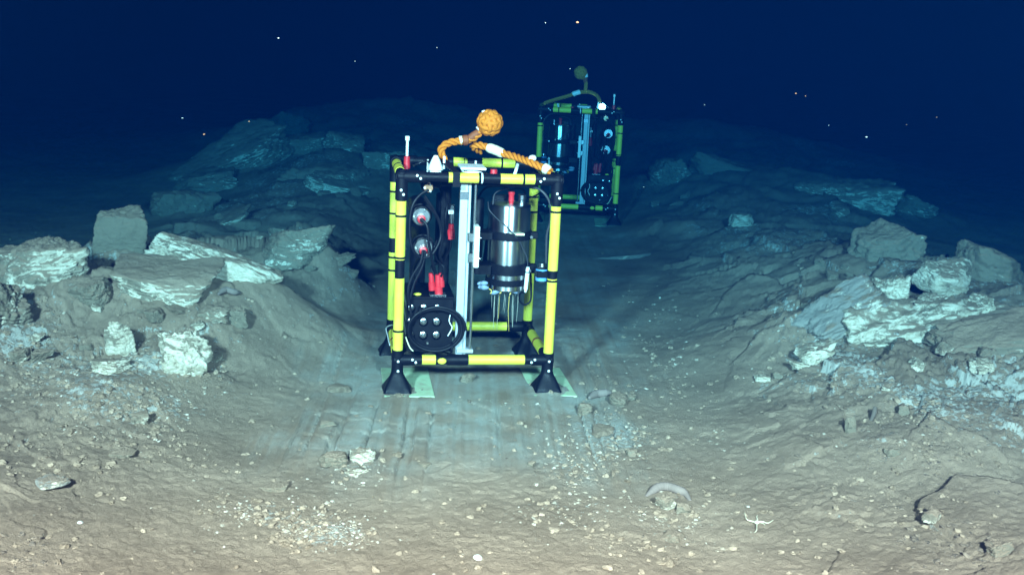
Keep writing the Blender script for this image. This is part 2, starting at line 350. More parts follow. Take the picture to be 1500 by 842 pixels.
# terrain sheet: fine near the camera, coarse towards the horizon
def build_seabed():
    f = 1.15 * 1109 * 2.1
    inv = np.linspace(1 / 3.2, 1 / 26.0, int(f * (1 / 3.2 - 1 / 26.0)))
    ys = np.concatenate([[-8, -4, -1, 1, 2, 2.7], 1 / inv, [28, 31, 36, 44, 60, 90, 140]])
    s = np.concatenate([[-4, -2.2, -1.4, -1.0, -.8, -.7], np.linspace(-.62, .62, 860), [.7, .8, 1.0, 1.4, 2.2, 4]])
    yw = np.maximum(ys, 3.4)
    X = s[None, :] * yw[:, None]; Y = np.repeat(ys[:, None], len(s), 1)
    z, bank, sc = ground_arr(X.ravel(), Y.ravel())
    V = np.stack([X.ravel(), Y.ravel(), z], 1)
    n, mcol = X.shape
    i = (np.arange(n - 1)[:, None] * mcol + np.arange(mcol - 1)[None, :]).ravel()
    F = np.stack([i, i + 1, i + mcol + 1, i + mcol], 1)
    me = mesh_np('seabed', V, F, 'seabed')
    x, y = X.ravel(), Y.ravel()
    pale = .45 * bank * sstep(-.15, .2, fbm(x * 1.2, y * 1.2, 91, 3)) + .25 * sstep(.02, .25, fbm(x * 1.5, y * 1.5, 92, 3)) + .2 * sc
    for (u, v, ru, rv, w) in PATCHES:
        c = hit(u, v); e = hit(u, v - rv); sx = ru * c[1] / FPX; sy = max(.1, e[1] - c[1])
        pale = pale + w * .48 * np.exp(-((x - c[0]) / sx) ** 2 - ((y - c[1]) / sy) ** 2)
    fx = x + .045 * (y - 6) + .012 * fbm(x * 3, y * 3, 81, 2)
    streak = np.clip(.58 + .42 * vnoise(fx * 13, y * .11 + 3, 83) + .5 * vnoise(fx * 41, y * .16, 87) + .8 * fbm(x * 5 + y * 2, y * 4 - x * 2, 88, 4), 0, 1)
    for nm, arr in (('pale', np.clip(pale, 0, 1)), ('scour', sc * streak)):
        a = me.attributes.new(nm, 'FLOAT', 'POINT'); a.data.foreach_set('value', arr.astype(np.float32))
    o = link('seabed', me); tag(o, 'brown muddy seabed with pale mineral patches and a scoured grey trough', 'seabed', kind='structure')
PATCHES = [  # photo pixel, radii, weight: where pale fragments lie thickest
    (400, 755, 75, 20, .8), (500, 778, 60, 22, .8), (350, 742, 60, 14, .6), (440, 772, 110, 36, .5), (520, 690, 50, 22, .7), (900, 650, 60, 50, .8), (960, 520, 55, 50, .55), (935, 455, 60, 30, .5),
    (835, 665, 70, 40, .5), (120, 560, 110, 40, .75), (210, 610, 110, 50, .7), (50, 420, 60, 50, .9), (985, 765, 80, 40, .45), (820, 745, 90, 30, .35),
    (1330, 600, 110, 35, .4), (1290, 655, 60, 25, .5), (1190, 520, 60, 30, .5), (1130, 555, 30, 12, .7), (740, 590, 90, 10, .5), (470, 785, 90, 20, .6),
    (1050, 640, 40, 20, .35), (1430, 560, 60, 20, .25), (250, 520, 80, 40, 1.0), (60, 500, 60, 40, 1.0), (1400, 500, 90, 35, .4), (1250, 560, 90, 30, .4)]
build_seabed()

# ------------------------------------------------------------------ rocks
def ico(sub):
    t = (1 + 5 ** .5) / 2
    v = [(-1, t, 0), (1, t, 0), (-1, -t, 0), (1, -t, 0), (0, -1, t), (0, 1, t), (0, -1, -t), (0, 1, -t), (t, 0, -1), (t, 0, 1), (-t, 0, -1), (-t, 0, 1)]
    f = [(0, 11, 5), (0, 5, 1), (0, 1, 7), (0, 7, 10), (0, 10, 11), (1, 5, 9), (5, 11, 4), (11, 10, 2), (10, 7, 6), (7, 1, 8), (3, 9, 4), (3, 4, 2), (3, 2, 6), (3, 6, 8), (3, 8, 9), (4, 9, 5), (2, 4, 11), (6, 2, 10), (8, 6, 7), (9, 8, 1)]
    v = np.array(v, float); v /= np.linalg.norm(v, axis=1)[:, None]; f = np.array(f)
    for _ in range(sub):
        e = {}; nv = list(v); nf = []
        def mid(a, b):
            k = (a, b) if a < b else (b, a)
            if k not in e:
                q = nv[a] + nv[b]; nv.append(q / np.linalg.norm(q)); e[k] = len(nv) - 1
            return e[k]
        for a, b_, c_ in f:
            ab, bc, ca = mid(a, b_), mid(b_, c_), mid(c_, a)
            nf += [(a, ab, ca), (b_, bc, ab), (c_, ca, bc), (ab, bc, ca)]
        v = np.array(nv); f = np.array(nf)
    return v, f
ICO = {k: ico(k) for k in (0, 1, 2, 3, 4, 5)}
def n3(p, s, sc):
    return vnoise(p[:, 0] * sc + p[:, 2] * sc * .37 + 5, p[:, 1] * sc + p[:, 2] * sc * .81, s) + vnoise(p[:, 2] * sc + 3 + p[:, 0] * sc * .23, p[:, 0] * sc - p[:, 1] * sc * .71, s + 1)
def rock_geom(size, seed, sub=4, planes=14, rough=.05, knob=0.0, box=.0):
    rs = np.random.RandomState(seed)
    d, f = ICO[sub]
    N = rs.normal(size=(planes, 3)); N /= np.linalg.norm(N, axis=1)[:, None]
    D = rs.uniform(.72, 1.0, planes)
    ax = np.array([[1, 0, 0], [-1, 0, 0], [0, 1, 0], [0, -1, 0], [0, 0, 1], [0, 0, -1]]) + rs.normal(size=(6, 3)) * .22
    ax /= np.linalg.norm(ax, axis=1)[:, None]
    N = np.vstack([N, ax]); D = np.concatenate([D, np.full(6, .78) + rs.uniform(-.08, .06, 6)])
    dot = d @ N.T
    rr = np.where(dot > .05, D[None] / np.maximum(dot, .05), 9.)
    r = -np.log(np.exp(-rr * 15).sum(1)) / 15
    p = d * r[:, None]
    a = rough * 1.45
    # chipped, layered surface
    lay = p[:, 2] * 6 + 2.2 * n3(p, seed + 3, 1.6)
    r2 = a * 1.6 * n3(p, seed, 2.3) + a * .9 * n3(p, seed + 7, 5.1) + a * .55 * n3(p, seed + 9, 11.7) + a * .55 * (np.abs((lay % 1) - .5) * 2 - .5)
    if sub >= 4: r2 = r2 + a * .35 * n3(p, seed + 13, 24.) - a * .8 * np.clip(.10 - np.abs(n3(p, seed + 17, 3.3)), 0, .1) * 10 * .5
    if knob: r2 = r2 + knob * np.abs(n3(p, seed + 21, 4.2)) + knob * .5 * np.abs(n3(p, seed + 23, 9.0))
    p = p * (1 + r2)[:, None]
    return p * (np.array(size) / 2)[None], f
def rock(name, label, u, v, size, mat, tilt=(0, 0, 0), seed=1, sub=4, planes=12, rough=.05, knob=0., sink=.25, cat='rock', group=None, Y=None, top=None):
    """u,v: pixel of the middle of its foot on the seabed; size in metres"""
    if Y is None:
        p = hit(u, v); y = p[1] + size[1] * .35; x = p[0] * y / p[1]
    else:
        p = at_depth(u, v, Y); x, y = p[0], p[1]
    g, f = rock_geom(size, seed, sub, planes, rough, knob)
    z = ground_z(x, y) + size[2] * (.5 - sink) if top is None else at_depth(u, top, y)[2] - size[2] * .42
    me = mesh_np(name, g, f, mat, True, 38 if sub < 5 else 75)
    o = link(name, me, None, (x, y, z), [R(t) for t in tilt])
    return tag(o, label, cat, group)

rock('rock', 'bright white knobbly rock low on the left bank', 268, 552, (.31, .27, .40), 'rock_white', (5, 14, 15), 22, 5, 12, .075, .10, .40)
rock('rock', 'small narrow white rock upright left of the bright knobbly one', 183, 524, (.12, .11, .26), 'rock_white', (0, -14, 40), 24, 4, 10, .08, .10, .25)
rock('rock', 'flat white flake of rock left of the bright knobbly one', 160, 548, (.22, .16, .09), 'rock_white', (6, 4, 10), 25, 4, 9, .07, .06, .3)
# far left outcrop
# right bank
rock('rock', 'white crumbly rock at the lower left foot of the inclined slab', 1190, 532, (.24, .2, .14), 'rock_white', (6, -16, 0), 86, 4, 9, .07, .10, .3)
# far right outcrop
rock('rock', 'lone pale stone lying in the hollow before the far right outcrop', 1083, 334, (.30, .24, .17), 'rock_white', (0, 6, 0), 103, 4, 8, .05, .02, .25)
rock('flat_rock', 'long thin pale ledge of crust behind the nearer frame', 910, 381, (.60, .12, .05), 'rock_grey', (0, -5, 12), 105, 4, 6, .04, .0, .35)
for a_, k_ in HERO: rock(*a_, **k_)
# near stones one can pick out
NEAR = [
    ('rock', 'round brown stone half buried in pale rubble before the nearer frame', 490, 684, (.15, .12, .09), 'rock_brown', 110, .3),
    ('rock', 'pale angular stone beside the round brown stone', 531, 680, (.16, .12, .10), 'rock_white', 112, .25),
    ('rock', 'white chip of rock under the pale angular stone', 522, 698, (.13, .08, .05), 'rock_white', 113, .3),
    ('flat_rock', 'flat pale slab with overhanging edge at the lower left', 76, 722, (.15, .13, .06), 'rock_grey', 115, .05),
    ('rock', 'brown lump right of the nearer frame, nearest its right foot', 857, 606, (.11, .09, .07), 'rock_brown', 117, .25),
    ('rock', 'brown crumbled lump right of the frame beside the grey sea cucumber', 905, 596, (.17, .12, .08), 'rock_brown', 119, .25),
    ('rock', 'small brown lump farthest right of the lumps beside the frame', 925, 588, (.08, .07, .05), 'rock_brown', 121, .25),
    ('rock', 'brown stone under the bottom bar of the nearer frame', 684, 560, (.11, .09, .07), 'rock_brown', 123, .25),
    ('rock', 'pale stone in front of the large sea cucumber', 975, 748, (.11, .09, .09), 'rock_mixed', 125, .2),
    ('rock', 'brown stone right of the pale one below the sea cucumber', 1000, 752, (.08, .07, .06), 'rock_brown', 127, .3),
    ('rock', 'brown mottled stone lowest below the sea cucumber', 985, 795, (.11, .09, .05), 'rock_brown', 128, .35),
    ('rock', 'white stone on the slope right of the trough', 1117, 560, (.11, .09, .06), 'rock_white', 129, .25),
    ('rock', 'brown and white stone on the slope just right of the white stone', 1140, 556, (.08, .07, .05), 'rock_mixed', 131, .25),
    ('rock', 'brown stone pressed in the scoured clay, right part', 778, 684, (.05, .045, .035), 'rock_brown', 133, .25),
    ('rock', 'low brown crumb lying in the scoured clay, left part', 622, 685, (.08, .06, .03), 'rock_brown', 135, .35),
    ('rock', 'dark brown lump at the upper left of the scoured clay', 478, 625, (.09, .07, .04), 'rock_brown', 137, .35),
    ('rock', 'low brown lump sunk in mud above the shell bed', 403, 722, (.12, .08, .04), 'rock_brown', 139, .45),
    ('rock', 'brown crumb at the right border of the scoured clay', 925, 668, (.07, .06, .045), 'rock_brown', 141, .3),
    ('rock', 'wide low brown crust beside the trough at right', 880, 640, (.20, .14, .04), 'rock_brown', 143, .4),
    ('rock', 'low dark crust lump high left of the trough', 497, 575, (.16, .14, .05), 'rock_brown', 145, .4),
    ('rock', 'brown stone with pale rim on the lower left bank', 205, 622, (.12, .09, .07), 'rock_mixed', 147, .3),
    ('rock', 'brown stone low on the bank left of the shell bed', 180, 672, (.14, .10, .05), 'rock_brown', 149, .35),
    ('rock', 'brown upright stub beside the dark stick on the right slope', 1245, 635, (.07, .06, .10), 'rock_brown', 151, .2),
    ('rock', 'dark lump right of the dark stick on the right slope', 1322, 607, (.08, .07, .07), 'rock_brown', 153, .25),
    ('rock', 'white flat stone on the slope under the right bank', 1296, 576, (.06, .05, .03), 'rock_white', 155, .2),
    ('rock', 'dark angular rock in the crust line at the lower right', 1362, 775, (.09, .08, .07), 'rock_mixed', 157, .25),
    ('rock', 'dark jagged rock near the lower right corner', 1460, 815, (.12, .09, .08), 'rock_brown', 159, .25),
    ('rock', 'brown stone in the crust line right of the brittle star', 1305, 670, (.07, .06, .05), 'rock_brown', 161, .25),
    ('rock', 'shaded stub projecting from the left bank beside the trough', 345, 480, (.16, .14, .16), 'rock_brown', 163, .25),
    ('rock', 'dark jagged rock on the bank below the flat topped slab', 228, 475, (.14, .12, .10), 'rock_brown', 165, .3),
]
for nm, lb, u, v, sz, mt, sd, sk in NEAR:
    rock(nm, lb, u, v, sz, mt, ((sd * 7) % 11 - 5, (sd * 5) % 13 - 6, (sd * 37) % 90), sd, 4 if max(sz) > .09 else 3, 9, .07, .05, sk)

# broken pieces lying between the bigger rocks
COLOUR = {'rock_white': 'white', 'rock_mixed': 'mottled', 'rock_slab': 'pale edged', 'rock_brown': 'brown'}
ORD = 'leftmost second third fourth fifth sixth seventh eighth ninth tenth eleventh twelfth thirteenth fourteenth fifteenth'.split()
def in_order(made, what):
    """labels that count alike things from the left of the view"""
    for c_ in sorted({q[1] for q in made}):
        row = sorted((q for q in made if q[1] == c_), key=lambda q: q[0])
        for i, (u, _, o) in enumerate(row):
            o['label'] = c_ + ' ' + what + (', the only one' if len(row) == 1 else ', rightmost such' if i == len(row) - 1 else ', leftmost such' if i == 0 else ', ' + ORD[i] + ' such from the left')
def rubble(n, box, size, mats, label, group, seed):
    rs = random.Random(seed); made = []
    for k in range(n):
        u = rs.uniform(box[0], box[2]); v = rs.uniform(box[1], box[3]); q = size[0] * (size[1] / size[0]) ** (rs.random() ** 1.5)
        sz = (q, q * rs.uniform(.6, 1), q * rs.uniform(.35, .75)); mt = rs.choice(mats)
        o = rock('rubble_stone', label, u, v, sz, mt, (rs.uniform(-15, 15), rs.uniform(-20, 20), rs.uniform(0, 180)), seed + k, 4, 9, .075, rs.choice((0, .05, .09)), rs.uniform(.25, .5), 'rock', group)
        made.append((u, COLOUR[mt], o))
    in_order(made, label)
rubble(20, (10, 430, 350, 545), (.06, .30), ('rock_white', 'rock_mixed', 'rock_slab', 'rock_brown'), 'half buried rubble stone on the left bank', 'rubble on the left bank', 500)
rubble(7, (240, 240, 545, 335), (.14, .38), ('rock_mixed', 'rock_slab', 'rock_brown'), 'rubble stone on the far left outcrop', 'rubble on the far left outcrop', 540)
rubble(7, (370, 345, 520, 420), (.08, .26), ('rock_mixed', 'rock_brown'), 'small stone on the slope left behind the nearer frame', 'stones on the slope left of the frame', 570)
rubble(18, (1170, 450, 1495, 570), (.06, .26), ('rock_white', 'rock_mixed', 'rock_white', 'rock_brown'), 'half buried rubble stone on the right bank', 'rubble on the right bank', 600)
rubble(7, (950, 265, 1390, 350), (.12, .34), ('rock_mixed', 'rock_slab', 'rock_brown'), 'rubble stone on the far right outcrop', 'rubble on the far right outcrop', 640)
rubble(8, (1130, 380, 1260, 460), (.08, .24), ('rock_brown', 'rock_mixed'), 'stone on the slope between both right outcrops', 'stones between the right outcrops', 680)

# ------------------------------------------------------------------ fragments nobody could count
def scatter(name, label, cat, mat, n, spots, size, flat, seed, base_frac=.25, sub=1, lift=.15):
    """one mesh of many small angular bits lying on the seabed, thick on the given patches"""
    rs = np.random.RandomState(seed)
    tot = sum(w * ru * rv for _, _, ru, rv, w in spots); U = []; Vv = []
    for (u, v, ru, rv, w) in spots:
        k = int(n * (1 - base_frac) * w * ru * rv / tot)
        U.append(rs.normal(u, ru * .62, k)); Vv.append(rs.normal(v, rv * .62, k))
    k = int(n * base_frac); U.append(rs.uniform(-80, 1580, k)); Vv.append(rs.uniform(330, 870, k) ** 1.0)
    U = np.concatenate(U); Vv = np.concatenate(Vv)
    ok = Vv > 300; U = U[ok]; Vv = Vv[ok]
    D = _fw[None] * FPX + _rt[None] * (U - 750)[:, None] + _up[None] * (421 - Vv)[:, None]
    z = np.zeros(len(U)); P = None
    for _ in range(7):
        t = (z - HC) / D[:, 2]; P = np.array([0, 0, HC])[None] + D * t[:, None]
        z = .5 * z + .5 * ground_arr(P[:, 0], P[:, 1])[0]
    P[:, 2] = ground_arr(P[:, 0], P[:, 1])[0]
    inside = _fit(P[:, 0], P[:, 1], LX, LY, LYAW, .30, .40) > .95
    keep = vnoise(P[:, 0] * 5, P[:, 1] * 4, seed) + .7 * vnoise(P[:, 0] * 13, P[:, 1] * 11, seed + 1) > rs.uniform(-.30, .22, len(P))
    P = P[~inside & keep & (P[:, 1] < 16) & (P[:, 1] > 3.2)]
    n = len(P); d, f = ICO[sub]
    sz = size[0] * (size[1] / size[0]) ** (rs.uniform(0, 1, n) ** 2.2)
    V = np.repeat(d[None], n, 0) * (1 + rs.uniform(-.35, .35, (n, len(d), 1)))
    V = V * (sz[:, None, None] * np.stack([rs.uniform(.6, 1.3, n), rs.uniform(.6, 1.3, n), rs.uniform(flat[0], flat[1], n)], 1)[:, None, :])
    a = rs.uniform(0, 6.28, n); tx = rs.normal(0, .35, n)
    c, s = np.cos(tx)[:, None], np.sin(tx)[:, None]
    V = np.stack([V[..., 0], V[..., 1] * c - V[..., 2] * s, V[..., 1] * s + V[..., 2] * c], -1)
    c, s = np.cos(a)[:, None], np.sin(a)[:, None]
    V = np.stack([V[..., 0] * c - V[..., 1] * s, V[..., 0] * s + V[..., 1] * c, V[..., 2]], -1)
    V = V + P[:, None, :]; V[..., 2] += (sz * lift)[:, None]
    F = (f[None] + (np.arange(n) * len(d))[:, None, None]).reshape(-1, 3)
    me = mesh_np(name, V.reshape(-1, 3), F, mat, False)
    at_ = me.attributes.new('tint', 'FLOAT', 'POINT'); at_.data.foreach_set('value', np.repeat(rs.uniform(0, 1, n), len(d)).astype(np.float32))
    return tag(link(name, me), label, cat, kind='stuff')
scatter('shell_fragments', 'white shell and mineral fragments strewn in patches over the seabed', 'shell fragments', 'chips_pale', 6000, PATCHES, (.002, .012), (.2, .6), 5, .03, lift=.0)
scatter('pebbles', 'small brown mud pebbles scattered over the seabed', 'pebbles', 'chips_mud', 11000, PATCHES + [(1330, 690, 130, 80, .7), (900, 600, 120, 60, .6), (150, 640, 150, 90, .6), (980, 780, 100, 50, .8)], (.002, .020), (.35, .8), 6, .35, lift=.0)
scatter('dark_crust_fragments', 'dark crust splinters along the lower right slope and lower left corner', 'crust fragments', 'chips_dark', 900,
        [(1400, 780, 90, 50, 1), (1330, 690, 80, 40, .7), (1430, 630, 90, 30, .6), (40, 790, 40, 40, .8), (1280, 620, 50, 30, .5), (990, 760, 60, 40, .4)], (.004, .018), (.2, .5), 7, .10, lift=.0)
# ------------------------------------------------------------------ shape helpers for built things
class MB:
    """collects boxes, tubes and lathes, then becomes one mesh"""
    def __init__(s): s.v = []; s.f = []
    def add(s, v, f):
        o = len(s.v); s.v += [tuple(q) for q in v]; s.f += [tuple(i + o for i in q) for q in f]; return s
    def box(s, lo, hi, bev=.003):
        lo = np.array(lo, float); hi = np.array(hi, float); b_ = min(bev, *(abs(hi - lo) * .3))
        pts = []
        import itertools
        c = (lo + hi) / 2; h = (hi - lo) / 2
        idx = {}
        for sx, sy, sz in itertools.product((-1, 1), repeat=3):
            sg = np.array([sx, sy, sz])
            for k in range(3):
                q = h - b_; q[k] = h[k]; idx[(sx, sy, sz, k)] = len(pts); pts.append(c + sg * q)
        fs = []
        def face(k):
            a, b2 = [i for i in range(3) if i != k]
            for sg in (-1, 1):
                r = []
                for (p, q) in ((-1, -1), (1, -1), (1, 1), (-1, 1)):
                    t = [0, 0, 0]; t[k] = sg; t[a] = p; t[b2] = q; r.append(idx[(*t, k)])
                fs.append(r if (sg > 0) == (k != 1) else r[::-1])
        for k in range(3): face(k)
        for k in range(3):      # bevel strips along axis k
            a, b2 = [i for i in range(3) if i != k]
            for p in (-1, 1):
                for q in (-1, 1):
                    t0 = [0, 0, 0]; t0[a] = p; t0[b2] = q; t0[k] = -1; t1 = list(t0); t1[k] = 1
                    r = [idx[(*t0, a)], idx[(*t1, a)], idx[(*t1, b2)], idx[(*t0, b2)]]
                    fs.append(r if (p * q > 0) == (k == 1) else r[::-1])
        for sx, sy, sz in itertools.product((-1, 1), repeat=3):
            r = [idx[(sx, sy, sz, 0)], idx[(sx, sy, sz, 1)], idx[(sx, sy, sz, 2)]]
            fs.append(r if sx * sy * sz > 0 else r[::-1])
        return s.add(pts, fs)
    def tube(s, path, r, seg=12, caps=True):
        P = [Vector(p) for p in path]; n = len(P)
        rad = r if hasattr(r, '__len__') else [r] * n
        t = [(P[min(i + 1, n - 1)] - P[max(i - 1, 0)]).normalized() for i in range(n)]
        ref = Vector((0, 0, 1)) if abs(t[0].z) < .9 else Vector((1, 0, 0))
        u = t[0].cross(ref).normalized(); vs = []; fs = []
        for i in range(n):
            u = (u - t[i] * u.dot(t[i])).normalized(); w = t[i].cross(u)
            for k in range(seg):
                a = 2 * math.pi * k / seg
                vs.append(P[i] + (u * math.cos(a) + w * math.sin(a)) * rad[i])
        for i in range(n - 1):
            for k in range(seg):
                k2 = (k + 1) % seg
                fs.append((i * seg + k, i * seg + k2, (i + 1) * seg + k2, (i + 1) * seg + k))
        if caps:
            fs.append(tuple(range(seg))[::-1]); fs.append(tuple((n - 1) * seg + k for k in range(seg)))
        return s.add(vs, fs)
    def lathe(s, prof, origin=(0, 0, 0), axis='z', seg=32):
        """prof: (radius, height) pairs along the axis"""
        vs = []; fs = []; n = len(prof)
        for r, h in prof:
            for k in range(seg):
                a = 2 * math.pi * k / seg; p = (r * math.cos(a), r * math.sin(a), h)
                if axis == 'y': p = (p[0], p[2], p[1])
                elif axis == 'x': p = (p[2], p[0], p[1])
                vs.append((p[0] + origin[0], p[1] + origin[1], p[2] + origin[2]))
        for i in range(n - 1):
            for k in range(seg):
                k2 = (k + 1) % seg; q = (i * seg + k, i * seg + k2, (i + 1) * seg + k2, (i + 1) * seg + k)
                fs.append(q if axis != 'y' else q[::-1])
        fs.append(tuple(range(seg))); fs.append(tuple((n - 1) * seg + k for k in range(seg)))
        return s.add(vs, fs)
    def ball(s, c, r, sub=2, sq=(1, 1, 1)):
        d, f = ICO[sub]; return s.add([(c[0] + q[0] * r * sq[0], c[1] + q[1] * r * sq[1], c[2] + q[2] * r * sq[2]) for q in d], [tuple(int(i) for i in t) for t in f])
    def mesh(s, name, mat, sharp=35, smooth=True):
        me = bpy.data.meshes.new(name); me.from_pydata(s.v, [], s.f)
        import bmesh
        bm = bmesh.new(); bm.from_mesh(me); bmesh.ops.recalc_face_normals(bm, faces=bm.faces); bm.to_mesh(me); bm.free()
        me.polygons.foreach_set('use_smooth', [smooth] * len(me.polygons))
        if smooth: me.set_sharp_from_angle(angle=R(sharp))
        me.materials.append(MATS[mat]); return me
    def build(s, name, mat, parent=None, loc=None, rot=None, sharp=35, smooth=True):
        return link(name, s.mesh(name, mat, sharp, smooth), parent, loc, rot)
def spline(pts, n=8):
    P = [np.array(p, float) for p in pts]; P = [2 * P[0] - P[1]] + P + [2 * P[-1] - P[-2]]; out = []
    for i in range(1, len(P) - 2):
        for k in range(n):
            t = k / n
            out.append(.5 * (2 * P[i] + (P[i + 1] - P[i - 1]) * t + (2 * P[i - 1] - 5 * P[i] + 4 * P[i + 1] - P[i + 2]) * t * t + (3 * P[i] - P[i - 1] - 3 * P[i + 1] + P[i + 2]) * t ** 3))
    out.append(P[-2]); return [tuple(p) for p in out]
def strands(path, r, turns_per_m=8.5, n=3, seg=9):
    """laid rope: three strands twisted round the path"""
    P = [Vector(p) for p in path]; mb = MB(); acc = [0]
    for i in range(1, len(P)): acc.append(acc[-1] + (P[i] - P[i - 1]).length)
    t = [(P[min(i + 1, len(P) - 1)] - P[max(i - 1, 0)]).normalized() for i in range(len(P))]
    u = t[0].cross(Vector((.3, 1, .2))).normalized(); fr = []
    for i in range(len(P)):
        u = (u - t[i] * u.dot(t[i])).normalized(); fr.append((u.copy(), t[i].cross(u)))
    for s_ in range(n):
        q = []
        for i in range(len(P)):
            a = 2 * math.pi * (acc[i] * turns_per_m + s_ / n)
            q.append(P[i] + (fr[i][0] * math.cos(a) + fr[i][1] * math.sin(a)) * r * .60)
        mb.tube(q, r * .50, seg)
    return mb

# ------------------------------------------------------------------ the landers
def lander_xz(u, v, yl):
    """photo pixel -> (x, z) in the nearer lander's own frame, on its plane y = yl"""
    d = ray(u, v); c, s = math.cos(LYAW), math.sin(LYAW)
    o = np.array([-LX, -LY]); ox, oy = o[0] * c + o[1] * s, -o[0] * s + o[1] * c
    dx, dy = d[0] * c + d[1] * s, -d[0] * s + d[1] * c
    t = (yl - oy) / dy
    return ox + dx * t, HC + d[2] * t
YF, YR = -LDP / 2, LDP / 2
XL, XR = -LW / 2, LW / 2

def make_lander(loc, yaw, mirror, label, rope_pts, knot, rope_mat, beacon):
    T = bpy.data.objects.new('seafloor_lander', None); col.objects.link(T)
    T.location = loc; T.rotation_euler = (0, 0, yaw); T.empty_display_size = .2
    tag(T, label, 'lander', 'frame landers standing on the seabed')
    S = -1 if mirror else 1
    def pt(u, v, yl): x, z = lander_xz(u, v, yl); return (S * x, yl, z)
    def px(u, v, yl): return S * lander_xz(u, v, yl)[0]
    def pz(u, v, yl): return lander_xz(u, v, yl)[1]
    def cable(pts, r, mat='black_cable', name='cable', parent=T, n=7):
        return MB().tube(spline([pt(*p) for p in pts], n), r, 8).build(name, mat, parent)
    rp = .0275
    bolt = MB().lathe([(0.001, 0), (.0075, .0), (.0075, .004), (.004, .007), (.001, .0075)], seg=10).mesh('bolt', 'white_plastic')
    def bolts(parent, spots, rot):
        for q in spots: link('bolt', bolt, parent, q, rot)
    def sleeve(parent, a, b_, mat='yellow_plastic', r=rp + .0022, name='yellow_sleeve'):
        a = Vector(a); b_ = Vector(b_); d = (b_ - a).normalized()
        mb = MB().tube([a, a + d * .001, b_ - d * .001, b_], [r - .001, r, r, r - .001], 24)
        return mb.build(name, mat, parent)
    def tie(parent, c, axis, r=rp + .0045, w=.006):
        d = Vector(axis) * w; c = Vector(c)
        return MB().tube([c - d, c + d], r, 20).build('cable_tie', 'black_rubber', parent)
    # posts ---------------------------------------------------------------
    posts = {}
    for (xn, x0) in (('l', XL), ('r', XR)):
        for (yn, y0) in (('f', YF), ('b', YR)):
            x = S * x0
            p = MB().tube([(x, y0, ZB), (x, y0, ZT)], rp, 24).build('corner_post', 'black_plastic', T); posts[xn + yn] = p
            uu = {'lf': 588, 'rf': 808, 'lb': 574, 'rb': 778}[xn + yn]
            segs = {'lf': [(294, 380), (407, 512)], 'rf': [(302, 396), (408, 519)], 'lb': [(265, 348), (369, 470)], 'rb': [(276, 352), (352, 469)]}[xn + yn]
            for va, vb in segs: sleeve(p, (x, y0, pz(uu, va, y0)), (x, y0, pz(uu, vb, y0)))
            for vt in {'lf': (316, 377, 484), 'rf': (310, 398, 411), 'lb': (280, 312, 376, 395), 'rb': (288, 310)}[xn + yn]:
                tie(p, (x, y0, pz(uu, vt, y0)), (0, 0, 1))
            # corner fittings, top and bottom
            sx = -1 if x > 0 else 1; sy = 1 if y0 < 0 else -1
            rf = rp + .0075
            for z0, dz in ((ZT, -1), (ZB, 1)):
                ln = .135 if dz < 0 else .10
                mb = MB().tube([(x, y0, z0 + dz * -.030), (x, y0, z0 + dz * -.026), (x, y0, z0 + dz * (ln if dz < 0 else .045))], [rf * .8, rf, rf], 24)
                mb.tube([(x - sx * rf * .6, y0, z0), (x + sx * ln, y0, z0)], rf - .0008, 24)
                mb.tube([(x, y0 - sy * rf * .6, z0), (x, y0 + sy * .10, z0)], rf - .0014, 24)
                mb.ball((x, y0, z0), rf * 1.04, 3)
                ft = mb.build('corner_fitting', 'black_plastic', T)
                if y0 < 0:
                    bolts(ft, [(x + sx * .085, y0 - rf * .93, z0 + .010), (x + sx * .105, y0 - rf * .95, z0 - .006)], (R(90), 0, 0))
                    if dz < 0: bolts(ft, [(x - .004, y0 - rf * .98, z0 - .075), (x + .010, y0 - rf * .95, z0 - .10)], (R(90), 0, 0))
                    else: bolts(ft, [(x + .002, y0 - rf * 1.0, z0)], (R(90), 0, 0))
            # flared foot
            mb = MB(); prof = [(ZB - .02, .034, 2.0), (.125, .035, 2.0), (.105, .040, 2.4), (.075, .055, 3.2), (.040, .074, 4), (.012, .086, 5), (-.004, .088, 5), (-.02, .082, 5)]
            vs = []; fs = []; sg = 40
            for hz, hr, ex in prof:
                for k in range(sg):
                    a = 2 * math.pi * (k + .5) / sg; ca, sa = math.cos(a), math.sin(a)
                    q = (abs(ca) ** ex + abs(sa) ** ex) ** (-1 / ex)
                    rib = 1.06 if hz < .11 and (k % 10) in (4, 5) else 1.0
                    wob = 1 + .03 * math.sin(3 * a + hz * 40)
                    vs.append((x + hr * q * ca * rib * wob, y0 + hr * q * sa * rib * wob, hz))
            for i in range(len(prof) - 1):
                for k in range(sg): fs.append((i * sg + k, i * sg + (k + 1) % sg, (i + 1) * sg + (k + 1) % sg, (i + 1) * sg + k))
            fs.append(tuple(range(sg))); fs.append(tuple((len(prof) - 1) * sg + k for k in range(sg)))
            mb.add(vs, fs); fo = mb.build('foot', 'black_plastic', T)
            if y0 < 0: bolts(fo, [(x + .002, y0 - .036, .135)], (R(90), 0, 0))
    # bars ----------------------------------------------------------------
    def bar(a, b_, segs, ties=(), name='top_bar', y0=YF, z0=ZT, vrow=262):
        o = MB().tube([a, b_], rp, 24).build(name, 'black_plastic', T)
        for ua, ub in segs: sleeve(o, (px(ua, vrow, y0), y0, z0), (px(ub, vrow, y0), y0, z0))
        for ut in ties: tie(o, (px(ut, vrow, y0), y0, z0), (1, 0, 0))
        return o
    bt = bar((XL, YF, ZT), (XR, YF, ZT), [(657, 664), (673, 701), (733, 787)], (767, 703), 'top_bar')
    sleeve(bt, (px(703.5, 262, YF), YF, ZT), (px(707, 262, YF), YF, ZT), 'white_plastic', rp + .004, 'white_ring')
